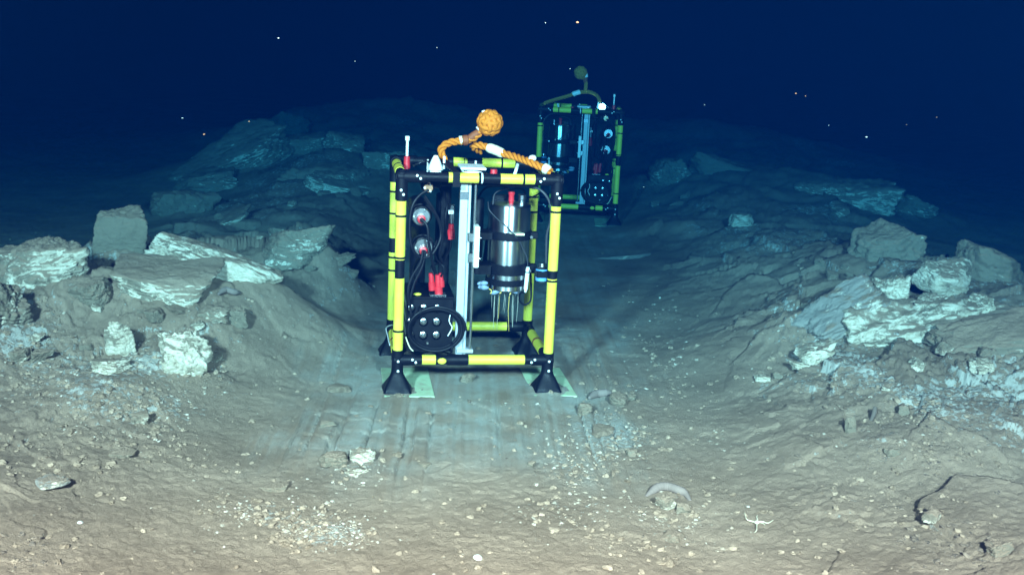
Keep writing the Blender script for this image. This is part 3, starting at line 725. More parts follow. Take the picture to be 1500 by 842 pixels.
    sleeve(bt, (px(663.5, 262, YF), YF, ZT), (px(673, 262, YF), YF, ZT), 'black_rubber', rp + .006, 'strap_band')
    bb = bar((XL, YF, ZB), (XR, YF, ZB), [(618, 638), (686, 768)], (), 'bottom_bar', YF, ZB, 526)
    sleeve(bb, (px(655, 526, YF), YF, ZB), (px(685, 526, YF), YF, ZB), 'black_plastic', rp + .006, 'coupling')
    x, z = lander_xz(647.5, 527.5, YF - rp)
    MB().ball((0, 0, 0), 1, 3, (.026, .010, .019)).build('yellow_plug', 'yellow_plastic', bb, (S * x, YF - rp - .001, ZB))
    bar((XL, YR, ZT), (XR, YR, ZT), [(664, 679), (680, 684), (706, 758)], (735,), 'top_bar', YR, ZT, 237)
    bar((XL, YR, ZB), (XR, YR, ZB), [(600, 742)], (744,), 'bottom_bar', YR, ZB, 477)
    for x0 in (XL, XR):
        for z0 in (ZT, ZB):
            x = S * x0
            o = MB().tube([(x, YF, z0), (x, YR, z0)], rp, 24).build('side_bar', 'black_plastic', T)
            sleeve(o, (x, -.20, z0), (x, .20, z0))
            MB().tube([(x, -.02, z0), (x, .005, z0)], rp + .004, 20).build('tape_band', 'brown_tape' if z0 == ZB else 'black_rubber', o)
    # loose white cord at the left bottom side bar
    cable([(571, 505, -.20), (568, 492, -.05), (566, 480, .08), (575, 476, .22), (580, 480, .24)], .004, 'white_plastic', 'cord')
    # pale plates under the feet --------------------------------------------
    for ua, ub in ((556, 637), (783, 846)):
        ya, yb = -.50, .06
        xa, xb = px(ua + (7 if ua < 600 else 0), 574, ya), px(ub, 574, ya)
        xa, xb = sorted((xa, xb))
        MB().box((xa, ya, -.006), (xb, yb, .007), .002).build('foot_plate', 'green_plate', T)
    # rail ------------------------------------------------------------------
    yr = YF + .075
    xa, xb = sorted((px(670, 400, yr), px(686, 400, yr))); zt, zbm = ZT - .035, ZB + .01
    mb = MB(); w = xb - xa
    mb.box((xa, yr - .014, zbm), (xb - w * .30, yr + .022, zt), .003); mb.box((xb - w * .26, yr - .004, zbm), (xb, yr + .02, zt), .003)
    rail = mb.build('guide_rail', 'aluminium', T)
    xr = px(692.5, 400, yr - .02)
    MB().tube([(xr, yr - .02, zbm + .02), (xr, yr - .02, zt)], .0075, 14).build('guide_rod', 'steel', rail)
    MB().box((xa - .004, yr - .018, pz(680, 292, yr)), (xb - w * .28, yr + .024, pz(680, 281, yr)), .002).build('rail_clamp', 'dark_steel', rail)
    bx0, bx1 = sorted((px(668, 515, yr), px(692, 515, yr)))
    MB().box((bx0, yr - .03, ZB + .028), (bx1, yr + .05, ZB + .05), .002).build('rail_base', 'aluminium', rail)
    # post that the rail hangs on, behind
    xa2, xb2 = sorted((px(645, 300, 0.05), px(660, 300, 0.05)))
    MB().box((xa2, .02, .45), (xb2, .06, ZT - .02), .003).build('inner_plate', 'black_plastic', T)
    # carriage ---------------------------------------------------------------
    ca, cb = sorted((px(694, 362, yr - .05), px(701.5, 362, yr - .05)))
    car = MB().box((ca, yr - .075, pz(697, 391, yr - .05)), (cb, yr + .02, pz(697, 331, yr - .05)), .003).build('carriage_plate', 'white_plastic', T)
    for va in (347, 377):
        q = pt(690.5, va, yr - .02)
        MB().box((q[0] - .021, q[1] - .022, q[2] - .026), (q[0] + .019, q[1] + .03, q[2] + .026), .003).build('bearing_block', 'steel', car)
        MB().lathe([(.001, 0), (.006, 0), (.006, S * .012), (.001, S * .012)], (cb if S > 0 else ca, yr - .05, q[2]), 'x', 12).build('bolt', 'steel', car)
    # profiler chamber ---------------------------------------------------------
    yc = -.10
    cx = px(744.5, 360, yc); rc = .5 * abs(px(775, 360, yc) - px(714, 360, yc)) * .985
    Z = lambda v: pz(746, v, yc)
    z0, z1 = Z(421), Z(298)
    mb = MB().lathe([(.02, z0 + .003), (rc * .9, z0), (rc * .985, z0 + .004), (rc * .985, z0 + .055), (rc, z0 + .06), (rc, z1 - .014), (rc * .985, z1 - .006), (rc * .95, z1), (.02, z1 + .002)], (0, 0, 0), 'z', 64)
    ch = mb.build('pressure_housing', 'brushed_steel', T, (cx, yc, 0))
    for va, vb in ((348, 336), (398, 383), (414, 405)):
        za, zb2 = Z(va), Z(vb)
        e = .013 if va < 410 else .006
        cl = MB().lathe([(rc + .0005, za), (rc + e, za + .002), (rc + e, zb2 - .002), (rc + .0005, zb2)], (cx, yc, 0), 'z', 64)
        if va < 410:
            # lug to the carriage and the bolted ear
            l0, l1 = sorted((cb if S > 0 else ca, cx - S * rc * .9)); cl.box((l0, yc - .11, za + .003), (l1, yc + .03, zb2 - .003), .003)
            ex = cx + S * (rc + .02); cl.box((ex - .03, yc - .06, za + .004), (ex + .025, yc - .02, zb2 - .004), .004)
        c_o = cl.build('clamp_ring', 'black_plastic', ch)
        if va < 410:
            for k in (-.022, .030): MB().lathe([(.001, -.012), (.009, -.012), (.009, 0), (.001, 0)], (cx + S * (rc * .72 + k), yc - rc * .72 - .012, (za + zb2) / 2), 'y', 12).build('bolt', 'steel', c_o)
    MB().box((cx + S * .02 - .035, yc - rc * .98 - .014, Z(339)), (cx + S * .06 + .015, yc - rc * .9, Z(336)), .002).build('cream_tab', 'cream_tape', ch)
    # connectors on the lid
    q = pt(748, 298, yc); qz = q[2]
    k = MB().lathe([(.012, qz), (.014, qz + .012), (.017, qz + .015), (.016, qz + .05), (.021, qz + .068), (.018, qz + .075), (.002, qz + .076)], (q[0], yc - .02, 0), 'z', 16).build('red_connector', 'red_plastic', ch)
    q = pt(765, 296, yc)
    MB().lathe([(.022, qz - .002), (.022, qz + .022), (.026, qz + .025), (.026, qz + .052), (.018, qz + .055), (.002, qz + .056)], (q[0], yc + .01, 0), 'z', 20).build('lid_port', 'dark_steel', ch)
    # bracket plate behind the chamber
    b0 = pt(704, 400, .03); b1 = pt(722, 285, .03)
    mb = MB(); xq = sorted((b0[0], b1[0]))
    mb.add([(b0[0], .02, b0[2]), (b0[0] + S * .10, .02, b0[2]), (b1[0] + S * .10, .02, b1[2]), (b1[0], .02, b1[2]), (b0[0], .04, b0[2]), (b0[0] + S * .10, .04, b0[2]), (b1[0] + S * .10, .04, b1[2]), (b1[0], .04, b1[2])],
           [(0, 1, 2, 3), (7, 6, 5, 4), (0, 4, 5, 1), (1, 5, 6, 2), (2, 6, 7, 3), (3, 7, 4, 0)])
    mb.build('bracket_plate', 'black_plastic', T)
    # sensor needles under the chamber
    rs = random.Random(4)
    for k in range(13):
        a = 2 * math.pi * k / 13; r_ = rc * (.35 + .5 * (k % 3) / 2)
        x, y = cx + r_ * math.cos(a), yc + r_ * math.sin(a); ln = (.23, .13, .26, .18)[k % 4] + rs.uniform(-.02, .02)
        nd = MB().tube([(x, y, z0 + .002), (x, y, z0 - .035)], .0034, 8).build('sensor_needle', 'dark_steel', ch)
        MB().tube([(x, y, z0 - .034), (x + rs.uniform(-.004, .004), y, z0 - ln * .5), (x + rs.uniform(-.008, .008), y, z0 - ln)], [.0019, .0016, .0010], 6).build('glass_tip', 'orange_tip' if k % 6 == 4 else 'glass_tip', nd)
    for (u, v, ang) in ((707, 415, 5), (708, 421, -4), (727, 427, 25), (753, 426, -20), (759, 424, 10)):
        q = pt(u, v, yc - .07)
        MB().ball((0, 0, 0), 1, 2, (.034, .010, .015)).build('clip_wing', 'clip_plastic', ch, q, (0, R(-ang * S), 0))
    for (u, v) in ((718, 426), (732, 426), (746, 428)):
        q = pt(u, v, yc - .08)
        MB().tube(spline([(q[0] - .008, q[1], q[2] + .014), (q[0] + .006, q[1], q[2] + .004), (q[0] + .008, q[1], q[2] - .01), (q[0], q[1], q[2] - .016)], 4), .003, 6).build('wire', 'orange_tip', ch)
    for c_ in ch.children: c_.location = Vector(c_.location) - Vector((cx, yc, 0))
    # white electrode beside the chamber
    a, b_ = pt(773.5, 391, yc - .10), pt(769.5, 428, yc - .10)
    el = MB().tube([a, (Vector(a) * .95 + Vector(b_) * .05), (Vector(a) * .93 + Vector(b_) * .07), (Vector(a) * .15 + Vector(b_) * .85), b_], [.010, .010, .0125, .0125, .006], 14).build('electrode', 'white_plastic', T)
    tie(el, Vector(a) * .8 + Vector(b_) * .2, (0, 0, 1), .0145, .003)
    cable([(770, 428, yc - .10), (762, 430, yc - .08), (761, 440, yc - .07), (769, 446, yc - .07), (777, 440, yc - .07), (778, 420, yc - .05), (777, 395, yc - .03)], .006)
    # small instrument bottle on the right front post
    ib = pt(794, 400, YF + .04)
    zb_, zt_ = pz(794, 414, YF + .04), pz(794, 386, YF + .04)
    o = MB().lathe([(.004, zb_), (.030, zb_ + .004), (.034, zb_ + .02), (.034, zt_ - .03), (.02, zt_ - .02), (.017, zt_), (.003, zt_ + .001)], (ib[0], YF + .05, 0), 'z', 24).build('instrument_bottle', 'dark_steel', T)
    for va, vb in ((397, 394), (411, 406)):
        MB().lathe([(.0345, pz(794, va, YF + .04)), (.0362, pz(794, va, YF + .04) + .001), (.0362, pz(794, vb, YF + .04) - .001), (.0345, pz(794, vb, YF + .04))], (ib[0], YF + .05, 0), 'z', 24).build('label_band', 'blue_plastic', o)
    MB().box((min(ib[0], S * XR) - .035, YF + .012, pz(794, 408, YF)), (max(ib[0], S * XR) + .032, YF + .09, pz(794, 398, YF)), .004).build('holder', 'black_plastic', o)
    # horizontal housings seen end-on at the left -------------------------------
    for (u, v, r_, mat, cap) in ((617, 317, .060, 'black_plastic', 'steel'), (620, 363, .063, 'black_plastic', 'steel'), (627.5, 275, .032, 'black_plastic', 'copper_metal')):
        c = pt(u, v, -.26)
        h = MB().lathe([(r_ * .9, 0), (r_ * 1.0, .004), (r_, .44), (r_ * .9, .444)], (c[0], -.26, c[2]), 'y', 40).build('battery_housing', mat, T)
        MB().lathe([(.003, -.006), (r_ * .80, -.006), (r_ * .88, -.002), (r_ * .9, .003)], (c[0], -.26, c[2]), 'y', 40).build('end_cap', cap, h)
        for sg in (0, 1, 2):
            a = R(60 + sg * 120)
            MB().lathe([(.001, -.012), (.006, -.012), (.006, 0), (.001, 0)], (c[0] + .7 * r_ * math.cos(a), -.262, c[2] + .7 * r_ * math.sin(a)), 'y', 10).build('bolt', 'white_plastic' if sg else 'dark_steel', h)
        if r_ > .04:
            MB().lathe([(.014, -.055), (.019, -.053), (.019, -.04), (.024, -.038), (.024, -.012), (.014, -.006)], (c[0], -.26, c[2] - .012), 'y', 18).build('red_connector', 'red_plastic', h)
            MB().lathe([(.001, -.075), (.013, -.075), (.013, -.04), (.001, -.04)], (c[0], -.26, c[2] - .012), 'y', 16).build('cable_plug', 'black_cable', h)
        mb = MB().lathe([(r_ + .0005, .05), (r_ + .008, .052), (r_ + .008, .075), (r_ + .0005, .077)], (c[0], -.26, c[2]), 'y', 40); mb.build('clamp_ring', 'black_rubber', h)
    # sensor hanging by the rail with red connector
    a, b_ = pt(662, 300, -.1), pt(661, 327, -.1)
    o = MB().tube([a, (Vector(a) + Vector(b_)) / 2, b_], .017, 16).build('sensor_body', 'dark_steel', T)
    MB().tube([pt(661, 328, -.1), pt(661, 336, -.1), pt(661, 337, -.1), pt(660.5, 350, -.1)], [.017, .017, .023, .024], 16).build('red_connector', 'red_plastic', o)
    MB().tube([pt(661, 308, -.12), pt(661, 313, -.12)], .018, 12).build('white_band', 'white_plastic', o)
    # perforated battery box -----------------------------------------------------
    yb = YF + .06
    x0b, x1b = sorted((px(596, 475, yb), px(663, 475, yb))); zlo, zhi = ZB + .035, pz(630, 438, yb)
    bxo = MB(); t_ = .008
    bxo.box((x0b, yb + t_, zlo), (x0b + t_, yb + .36, zhi)); bxo.box((x1b - t_, yb + t_, zlo), (x1b, yb + .36, zhi))
    bxo.box((x0b + t_ + .0005, yb + t_, zlo), (x1b - t_ - .0005, yb + .36, zlo + t_)); bxo.box((x0b - .006, yb - .004, zhi + .001), (x1b + .006, yb + .37, zhi + .014))
    bxo.box((x0b + t_ + .0005, yb + .352, zlo + t_ + .0005), (x1b - t_ - .0005, yb + .36, zhi - .0005))
    box = bxo.build('perforated_box', 'black_plastic', T)
    us = (601.5, 620.5, 640); vs_ = (452, 472, 491.5); hr = .0275
    xs = sorted(px(u, 472, yb) for u in us); zs = sorted(pz(620, v, yb) for v in vs_)
    def plate(xs, zs, x0, x1, z0_, z1_, yy, hr, th):
        mb = MB(); sg = 32
        ex = [x0] + [(a + b2) / 2 for a, b2 in zip(xs, xs[1:])] + [x1]; ez = [z0_] + [(a + b2) / 2 for a, b2 in zip(zs, zs[1:])] + [z1_]
        for i, cx_ in enumerate(xs):
            for j, cz_ in enumerate(zs):
                ring = []; sq = []
                for k in range(sg):
                    a = 2 * math.pi * k / sg; ca, sa = math.cos(a), math.sin(a)
                    lx = (ex[i + 1] - cx_) if ca > 0 else (cx_ - ex[i]); lz = (ez[j + 1] - cz_) if sa > 0 else (cz_ - ez[j])
                    q = min(lx / max(abs(ca), 1e-6), lz / max(abs(sa), 1e-6)); sq.append((cx_ + q * ca, cz_ + q * sa)); ring.append((cx_ + hr * ca, cz_ + hr * sa))
                # square corners
                for cxx, czz in ((ex[i], ez[j]), (ex[i + 1], ez[j]), (ex[i + 1], ez[j + 1]), (ex[i], ez[j + 1])):
                    kk = min(range(sg), key=lambda k: (sq[k][0] - cxx) ** 2 + (sq[k][1] - czz) ** 2); sq[kk] = (cxx, czz)
                v = [(p[0], yy, p[1]) for p in ring] + [(p[0], yy, p[1]) for p in sq] + [(p[0], yy + th, p[1]) for p in ring]
                f = []
                for k in range(sg):
                    k2 = (k + 1) % sg
                    f.append((k, k2, sg + k2, sg + k)); f.append((k, k2, 2 * sg + k2, 2 * sg + k))
                mb.add(v, f)
        return mb
    plate(xs, zs, x0b + .0005, x1b - .0005, zlo + .0005, zhi - .0005, yb, hr, .008).build('front_panel', 'black_plastic', box)
    for x in xs:
        for z in zs:
            MB().lathe([(.001, .002), (hr * .30, .003), (hr * .42, .008), (hr * .62, .009), (hr * .86, .013), (hr * .97, .024), (hr * .97, .30), (.001, .30)], (x, yb, z), 'y', 24).build('battery_tube', 'steel', box)
    q = pt(626, 502, yb); MB().lathe([(.001, -.010), (.007, -.010), (.008, 0), (.001, 0)], (q[0], yb, q[2]), 'y', 12).build('bolt', 'steel', box)
    q = pt(611, 436, yb + .05); MB().ball((0, 0, 0), 1, 2, (.024, .018, .009)).build('yellow_knob', 'yellow_plastic', box, (q[0], yb + .03, zhi + .022))
    q = pt(641, 436, yb + .05); MB().box((q[0] - .05, yb + .02, zhi + .0145), (q[0] + .05, yb + .09, zhi + .021), .002).build('lid_plate', 'steel', box)
    for (u, va, vb, w) in ((643, 434, 402, .024), (633, 425, 400, .020), (647, 420, 400, .018)):
        a, b_ = pt(u, va, yb + .06), pt(u - 1.5, vb, yb + .06)
        MB().tube([a, Vector(a) * .55 + Vector(b_) * .45, Vector(a) * .53 + Vector(b_) * .47, b_], [w, w, w * .8, w * .72], 16).build('red_connector', 'red_plastic', box)
    MB().tube([pt(643, 437, yb + .06), pt(643, 433, yb + .06)], .016, 14).build('connector_base', 'white_plastic', box)
    # cable coil -------------------------------------------------------------------
    cc = pt(638.5, 482.5, YF + .03); rx = .5 * abs(px(683, 482, YF + .03) - px(594, 482, YF + .03)); rz = .5 * abs(pz(638, 519, YF + .03) - pz(638, 447, YF + .03))
    mb = MB(); pts = []; nt_ = 5
    for k in range(nt_ * 48):
        a = 2 * math.pi * k / 48; lp = k / 48.0
        dr = (.003, -.020, -.008, -.030, -.014, -.004)[int(lp) % 6] * (1 - lp % 1) + (.003, -.020, -.008, -.030, -.014, -.004)[(int(lp) + 1) % 6] * (lp % 1)
        pts.append((cc[0] + (rx - .008 + dr) * math.cos(a) * S, YF + .012 + .009 * lp + .004 * math.sin(2 * a), cc[2] + (rz - .008 + dr) * math.sin(a)))
    coil = mb.tube(pts, .0090, 10).build('cable_coil', 'black_cable', T)
    for a in (-.95, 2.2):
        x, z = cc[0] + S * (rx - .016) * math.cos(a), cc[2] + (rz - .016) * math.sin(a)
        MB().tube([(x - .006, YF + .028, z), (x + .006, YF + .028, z)], .034, 12).build('cable_tie', 'black_rubber', coil)
    cable([(661, 455, yb - .02), (658, 470, yb - .02), (662, 480, yb - .02), (656, 492, yb - .02)], .003, 'white_plastic', 'wire')
    cable([(594, 493, YF + .04), (600, 508, YF + .04), (605, 514, YF + .04)], .004, 'cream_tape', 'cord')
    # cables -----------------------------------------------------------------------
    cable([(628, 278, -.33), (615, 286, -.34), (604, 302, -.35), (600, 330, -.35), (603, 360, -.35), (614, 376, -.34), (630, 375, -.33), (642, 358, -.32), (646, 340, -.31), (640, 318, -.30), (622, 290, -.29)], .0085)
    cable([(622, 287, -.34), (634, 305, -.34), (645, 328, -.33), (648, 350, -.32), (644, 372, -.30), (650, 385, -.27), (655, 370, -.2)], .0075)
    cable([(617, 320, -.33), (626, 332, -.35), (628, 355, -.35), (633, 380, -.33), (638, 400, -.30)], .0085)
    cable([(620, 366, -.33), (616, 385, -.35), (604, 405, -.36), (598, 425, -.37), (600, 448, -.37)], .0085)
    cable([(624, 368, -.32), (618, 392, -.34), (607, 415, -.35), (601, 440, -.36), (602, 460, -.37)], .007)
    cable([(661, 350, -.10), (658, 368, -.14), (645, 384, -.20), (632, 390, -.26), (636, 402, -.29)], .007)
    cable([(646, 405, -.29), (650, 392, -.25), (640, 380, -.24), (636, 368, -.26), (640, 352, -.27)], .006)
    cable([(640, 272, -.1), (690, 270, -.05), (750, 272, -.2), (778, 273, -.3), (796, 282, -.35), (806, 300, -.36), (806, 325, -.36), (801, 345, -.35), (800, 385, -.34)], .0075, 'grey_cable')
    cable([(715, 296, yc - .10), (717, 308, yc - rc - .01), (730, 322, yc - rc - .012), (748, 338, yc - rc - .022), (763, 358, yc - rc * .95), (772, 378, yc - .11), (773, 392, yc - .10)], .0035, 'grey_cable')
    cable([(722, 300, yc - .09), (725, 284, yc - .07), (738, 277, yc - .04), (748, 277, yc - .02)], .004, 'grey_cable')
    cable([(748, 279, yc - .02), (758, 276, yc), (768, 280, yc + .01), (770, 290, yc + .05), (786, 286, .1), (797, 276, .2)], .005)
    cable([(668, 520, -.30), (640, 514, -.2), (610, 516, -.1), (585, 500, .05)], .005)
    # black housings and hoses deeper in the frame
    for (u, v0_, v1_, yy, r_) in ((648, 283, 385, .14, .045), (612, 300, 420, .20, .05), (700, 290, 380, .22, .035)):
        q = pt(u, (v0_ + v1_) / 2, yy)
        MB().lathe([(r_ * .8, pz(u, v1_, yy)), (r_, pz(u, v1_, yy) + .01), (r_, pz(u, v0_, yy) - .01), (r_ * .8, pz(u, v0_, yy))], (q[0], yy, 0), 'z', 24).build('electronics_housing', 'black_plastic', T)
    cable([(648, 283, .14), (640, 270, .05), (628, 272, -.1), (622, 282, -.3)], .008)
    cable([(700, 290, .22), (712, 275, .15), (735, 273, .0), (748, 279, yc - .02)], .007)
    cable([(612, 420, .20), (606, 400, 0), (612, 380, -.2), (622, 372, -.33)], .009)
    cable([(655, 350, -.2), (652, 325, -.22), (655, 300, -.2), (650, 280, -.1)], .007)
    # gear on the top ------------------------------------------------------------------
    q = pt(637, 248, -.12)
    if mirror: bc = MB().lathe([(.034, ZT - .02), (.034, ZT + .012), (.030, ZT + .016), (.038, ZT + .035), (.038, ZT + .055), (.025, ZT + .075), (.002, ZT + .082)], (q[0], -.16, 0), 'z', 24).build('beacon', beacon, T)
    else: bc = MB().lathe([(.034, ZT - .02), (.034, ZT + .01), (.044, ZT + .015), (.040, ZT + .035), (.026, ZT + .07), (.012, ZT + .098), (.002, ZT + .10)], (q[0], -.16, 0), 'z', 24).build('beacon', beacon, T)
    MB().lathe([(.034, ZT - .09), (.034, ZT - .021), (.002, ZT - .0205)], (q[0], -.16, 0), 'z', 24).build('beacon_body', 'black_plastic', bc)
    MB().tube([(q[0] + S * .05, -.16, ZT + .02), (q[0] + S * .05, -.16, ZT + .095)], .007, 10).build('white_pin', 'white_plastic', bc)
    xa3, xb3 = sorted((px(604, 245, -.02), px(668, 245, -.02)))
    MB().box((xa3, -.12, ZT - .055), (xb3, .12, ZT - .035), .004).build('deck_plate', 'black_plastic', T)
    # strap over the top bar, running back
    xs0 = px(668, 255, YF)
    MB().add([(xs0 - .020, YF - .036, ZT - .05), (xs0 + .020, YF - .036, ZT - .05), (xs0 + .020, YF - .034, ZT + .036), (xs0 - .020, YF - .034, ZT + .036),
              (xs0 + .010 - S * .05, .10, ZT + .075), (xs0 - .05 - S * .05, .10, ZT + .075), (xs0 - .020, YF - .030, ZT - .05), (xs0 + .020, YF - .030, ZT - .05), (xs0 + .020, YF - .028, ZT + .030), (xs0 - .020, YF - .028, ZT + .030), (xs0 + .010 - S * .05, .10, ZT + .068), (xs0 - .05 - S * .05, .10, ZT + .068)],
             [(0, 1, 2, 3), (3, 2, 4, 5), (6, 9, 8, 7), (9, 11, 10, 8), (0, 6, 7, 1), (1, 7, 8, 2), (2, 8, 10, 4), (4, 10, 11, 5), (5, 11, 9, 3), (3, 9, 6, 0)]).build('strap', 'black_rubber', T, smooth=False)
    # winch plate and white housing above the rail
    q = pt(692, 243, -.22); hp = MB()
    hp.box((q[0] - .075, -.29, ZT + .033), (q[0] + .075, -.10, ZT + .048), .004)
    hp.lathe([(.055, ZT + .008), (.062, ZT + .014), (.062, ZT + .0325)], (q[0], -.2, 0), 'z', 28)
    wt = hp.build('winch_cap', 'white_plastic', T)
    MB().box((q[0] - .10, -.32, ZT - .035), (q[0] + .11, -.06, ZT - .006), .004).build('winch_plate', 'dark_steel', wt)
    MB().tube([(q[0] + S * .13, -.2, ZT - .02), (q[0] + S * .13, -.2, ZT + .03)], [.024, .02], 14).build('red_connector', 'red_plastic', wt)
    for (u, v) in ((697, 236), (627, 232)):
        p = pt(u, v, .0); MB().tube([(p[0], 0, ZT - .02), (p[0], 0, ZT + .055)], .006, 10).build('white_pin', 'white_plastic', wt)
    a, b_ = pt(759, 240, -.05), pt(753, 258, -.05)
    MB().tube([a, b_], .010, 12).build('white_rod', 'white_plastic', T)
    # white rod with red foot at the rear left corner
    a = pt(596, 239, .2); xr_ = a[0]
    rr = MB().tube([(xr_, .2, ZT - .03), (xr_, .2, ZT + .045), (xr_, .2, ZT + .05)], [.022, .018, .010], 16).build('red_connector', 'red_plastic', T)
    MB().tube([(xr_, .2, ZT + .05), (xr_, .2, ZT + .145), (xr_, .2, ZT + .146), (xr_, .2, ZT + .172)], [.0085, .0085, .014, .014], 14).build('white_rod', 'white_plastic', rr)
    cable([(606, 243, .0), (616, 238, .05), (626, 236, .0), (632, 244, -.05)], .006, 'dark_steel')
    # lifting rope ------------------------------------------------------------------------
    RP = rope_pts(pt)
    rope = None
    for seg_ in RP['ropes']:
        mb = strands(spline(seg_, 14), RP['r'])
        o = mb.build('lifting_rope', rope_mat, T if rope is None else rope)
        if rope is None: rope = o
        else: o.name = 'rope_leg'
    for a, b_, mat, r_ in RP['wraps']:
        MB().tube(spline([a, (np.array(a) + np.array(b_)) / 2 + np.array([0, 0, .003]), b_], 4), [r_ * q for q in (.8, 1, 1.05, 1, 1.04, 1, 1.02, 1, .8)], 14).build('tape_wrap', mat, rope)
    kc = Vector(RP['knot']); kr = RP['kr']; mb = MB(); rr_ = kr * .235
    mb.ball(kc, kr * .80, 3)
    for ax in range(3):
        for j in (-1, 0, 1):
            h = j * rr_ * 1.9; rad = math.sqrt(max((kr * .93) ** 2 - h * h, 0)); rad = rad if rad > rr_ else rr_
            loop = []
            for k in range(41):
                a = 2 * math.pi * k / 40
                wob = 1 + .06 * math.sin(5 * a + ax + j)
                p = [0, 0, 0]; p[ax] = h; p[(ax + 1) % 3] = rad * math.cos(a) * wob; p[(ax + 2) % 3] = rad * math.sin(a) * wob
                loop.append(kc + Matrix.Rotation(.5, 3, 'X') @ Matrix.Rotation(.4, 3, 'Z') @ Vector(p))
            mb.tube(loop, rr_, 8, False)
    mb.build('knot', rope_mat if not mirror else rope_mat, rope, sharp=60)
    return T

def rope_near(pt):
    yl = -.05
    return {'r': .021, 'kr': .068, 'knot': pt(717.5, 180, yl - .02),
            'ropes': [[pt(652, 236, yl + .02), pt(648, 228, yl), pt(646, 220, yl), pt(651, 213, yl), pt(661, 208.5, yl), pt(674, 207, yl), pt(688, 204.5, yl), pt(698, 199, yl), pt(707, 189, yl)],
                      [pt(807, 251, YF + .03), pt(795, 246, YF + .06), pt(776, 237.5, YF + .12), pt(755, 230, -.15), pt(735, 224, -.08), pt(715, 216.5, -.03), pt(700, 212.5, 0), pt(693, 215, .03), pt(704, 222, .08)]],
            'wraps': [(pt(673, 206, yl), pt(678, 206.5, yl), 'cream_tape', .026), (pt(677, 207, yl), pt(686, 205.5, yl), 'brown_tape', .031), (pt(686, 205, yl), pt(702, 194, yl), 'brown_tape', .023),
                      (pt(701, 191.5, yl), pt(705, 188.5, yl), 'white_plastic', .024), (pt(714, 216, -.03), pt(738, 226, -.08), 'cream_tape', .029), (pt(796, 246, YF + .05), pt(804, 251, YF + .03), 'cream_tape', .030),
                      (pt(777, 233, YF + .12), pt(783, 232, YF + .14), 'white_plastic', .018), (pt(708, 162, yl - .02), pt(709, 168, yl - .02), 'white_plastic', .011)]}
def rope_far(pt):
    # local coordinates of the farther lander
    c, s = math.cos(L2YAW), math.sin(L2YAW)
    def P(u, v, yl):
        d = ray(u, v); ox, oy = -L2X * c - L2Y * s, L2X * s - L2Y * c
        dx, dy = d[0] * c + d[1] * s, -d[0] * s + d[1] * c; t = (yl - oy) / dy
        return (ox + dx * t, yl, HC + d[2] * t)
    y = -.05
    return {'r': .021, 'kr': .066, 'knot': P(850.5, 107, y), 'ropes': [[P(797, 152, YF + .05), P(812, 147, -.2), P(828, 142.5, -.1), P(842, 138, y), P(855, 135, y), P(866, 136, y), P(875, 141, -.1), P(879, 149, -.2)], [P(857, 136, y), P(858, 128, y), P(858, 120, y), P(854, 112, y)]],
            'wraps': [(P(838, 139, y), P(850, 135, y), 'white_plastic', .028), (P(857, 109, y), P(858, 114, y), 'white_plastic', .03), (P(858, 114, y), P(857, 122, y), 'brown_tape', .025)]}
make_lander((LX, LY, 0), LYAW, False, 'nearer yellow and black tube frame lander with orange knotted rope on top', rope_near, None, 'orange_rope', 'white_plastic')
make_lander((L2X, L2Y, ground_z(L2X, L2Y)), L2YAW, True, 'farther tube frame lander in blue murk with a glowing white beacon on top', rope_far, None, 'ochre_rope', 'beacon_glow')

# ------------------------------------------------------------------ animals and small things
def cucumber(label, pix, r, lift):
    P = []
    for (u, v) in pix: p = hit(u, v); P.append((p[0], p[1], ground_z(p[0], p[1]) + r * .75))
    P = [(p[0], p[1], p[2] + l) for p, l in zip(P, lift)]
    q = spline(P, 8); n = len(q)
    rad = [r * (.35 + .65 * min(1, 4.5 * min(i, n - 1 - i) / n)) * (1 + .05 * math.sin(i * 2.2)) for i in range(n)]
    return tag(MB().tube(q, rad, 18).build('sea_cucumber', 'cucumber_skin', sharp=70), label, 'sea cucumber')
cucumber('pale grey sea cucumber arched over stones at the lower right', [(946, 727), (955, 722), (965, 718), (978, 719), (992, 723), (1003, 727), (1011, 733)], .021, (-.018, -.008, .002, .004, .002, -.008, -.018))
cucumber('grey sea cucumber beside the brown crumbled lump right of the frame', [(863, 588), (872, 582), (884, 580), (895, 580)], .024, (0, 0, 0, 0))
cucumber('small pale sea cucumber on the left bank below the long tilted slab', [(320, 436), (330, 434), (342, 434), (352, 435)], .020, (.0, .01, .01, .0))
# brittle star
p = hit(1108, 768); star = MB(); zc = ground_z(p[0], p[1]) + .010
star.lathe([(.002, -.006), (.010, -.005), (.012, 0), (.009, .005), (.001, .006)], (0, 0, 0), 'z', 15)
so = star.build('brittle_star', 'star_skin', None, (p[0], p[1], zc)); tag(so, 'pale thin armed brittle star on the mud at the lower right', 'brittle star')
for pix in ([(1108, 768), (1100, 768), (1094, 763), (1090, 756)], [(1108, 768), (1116, 767), (1124, 769), (1132, 767)], [(1108, 768), (1112, 770), (1117, 771), (1120, 773)], [(1108, 768), (1108, 774), (1108, 779), (1105, 783)], [(1108, 768), (1109, 764), (1108, 761), (1109, 759)]):
    q = []
    for u, v in pix: h = hit(u, v); q.append((h[0] - p[0], h[1] - p[1], ground_z(h[0], h[1]) + .009 - zc))
    q = spline(q, 6); MB().tube(q, [.0042 * (1 - .7 * i / len(q)) for i in range(len(q))], 8).build('arm', 'star_skin', so)
# dark stick
p = hit(1273, 616); q = at_depth(1282, 596, p[1] + .02)
tag(MB().tube(spline([(p[0], p[1], p[2] - .03), ((p[0] + q[0]) / 2 + .004, p[1], (p[2] + q[2]) / 2), tuple(q)], 5), [.006, .008, .009, .010, .011, .012, .012, .012, .012, .011, .010], 10).build('stick', 'dark_crust'), 'thin dark stick standing up from the right slope', 'stick')
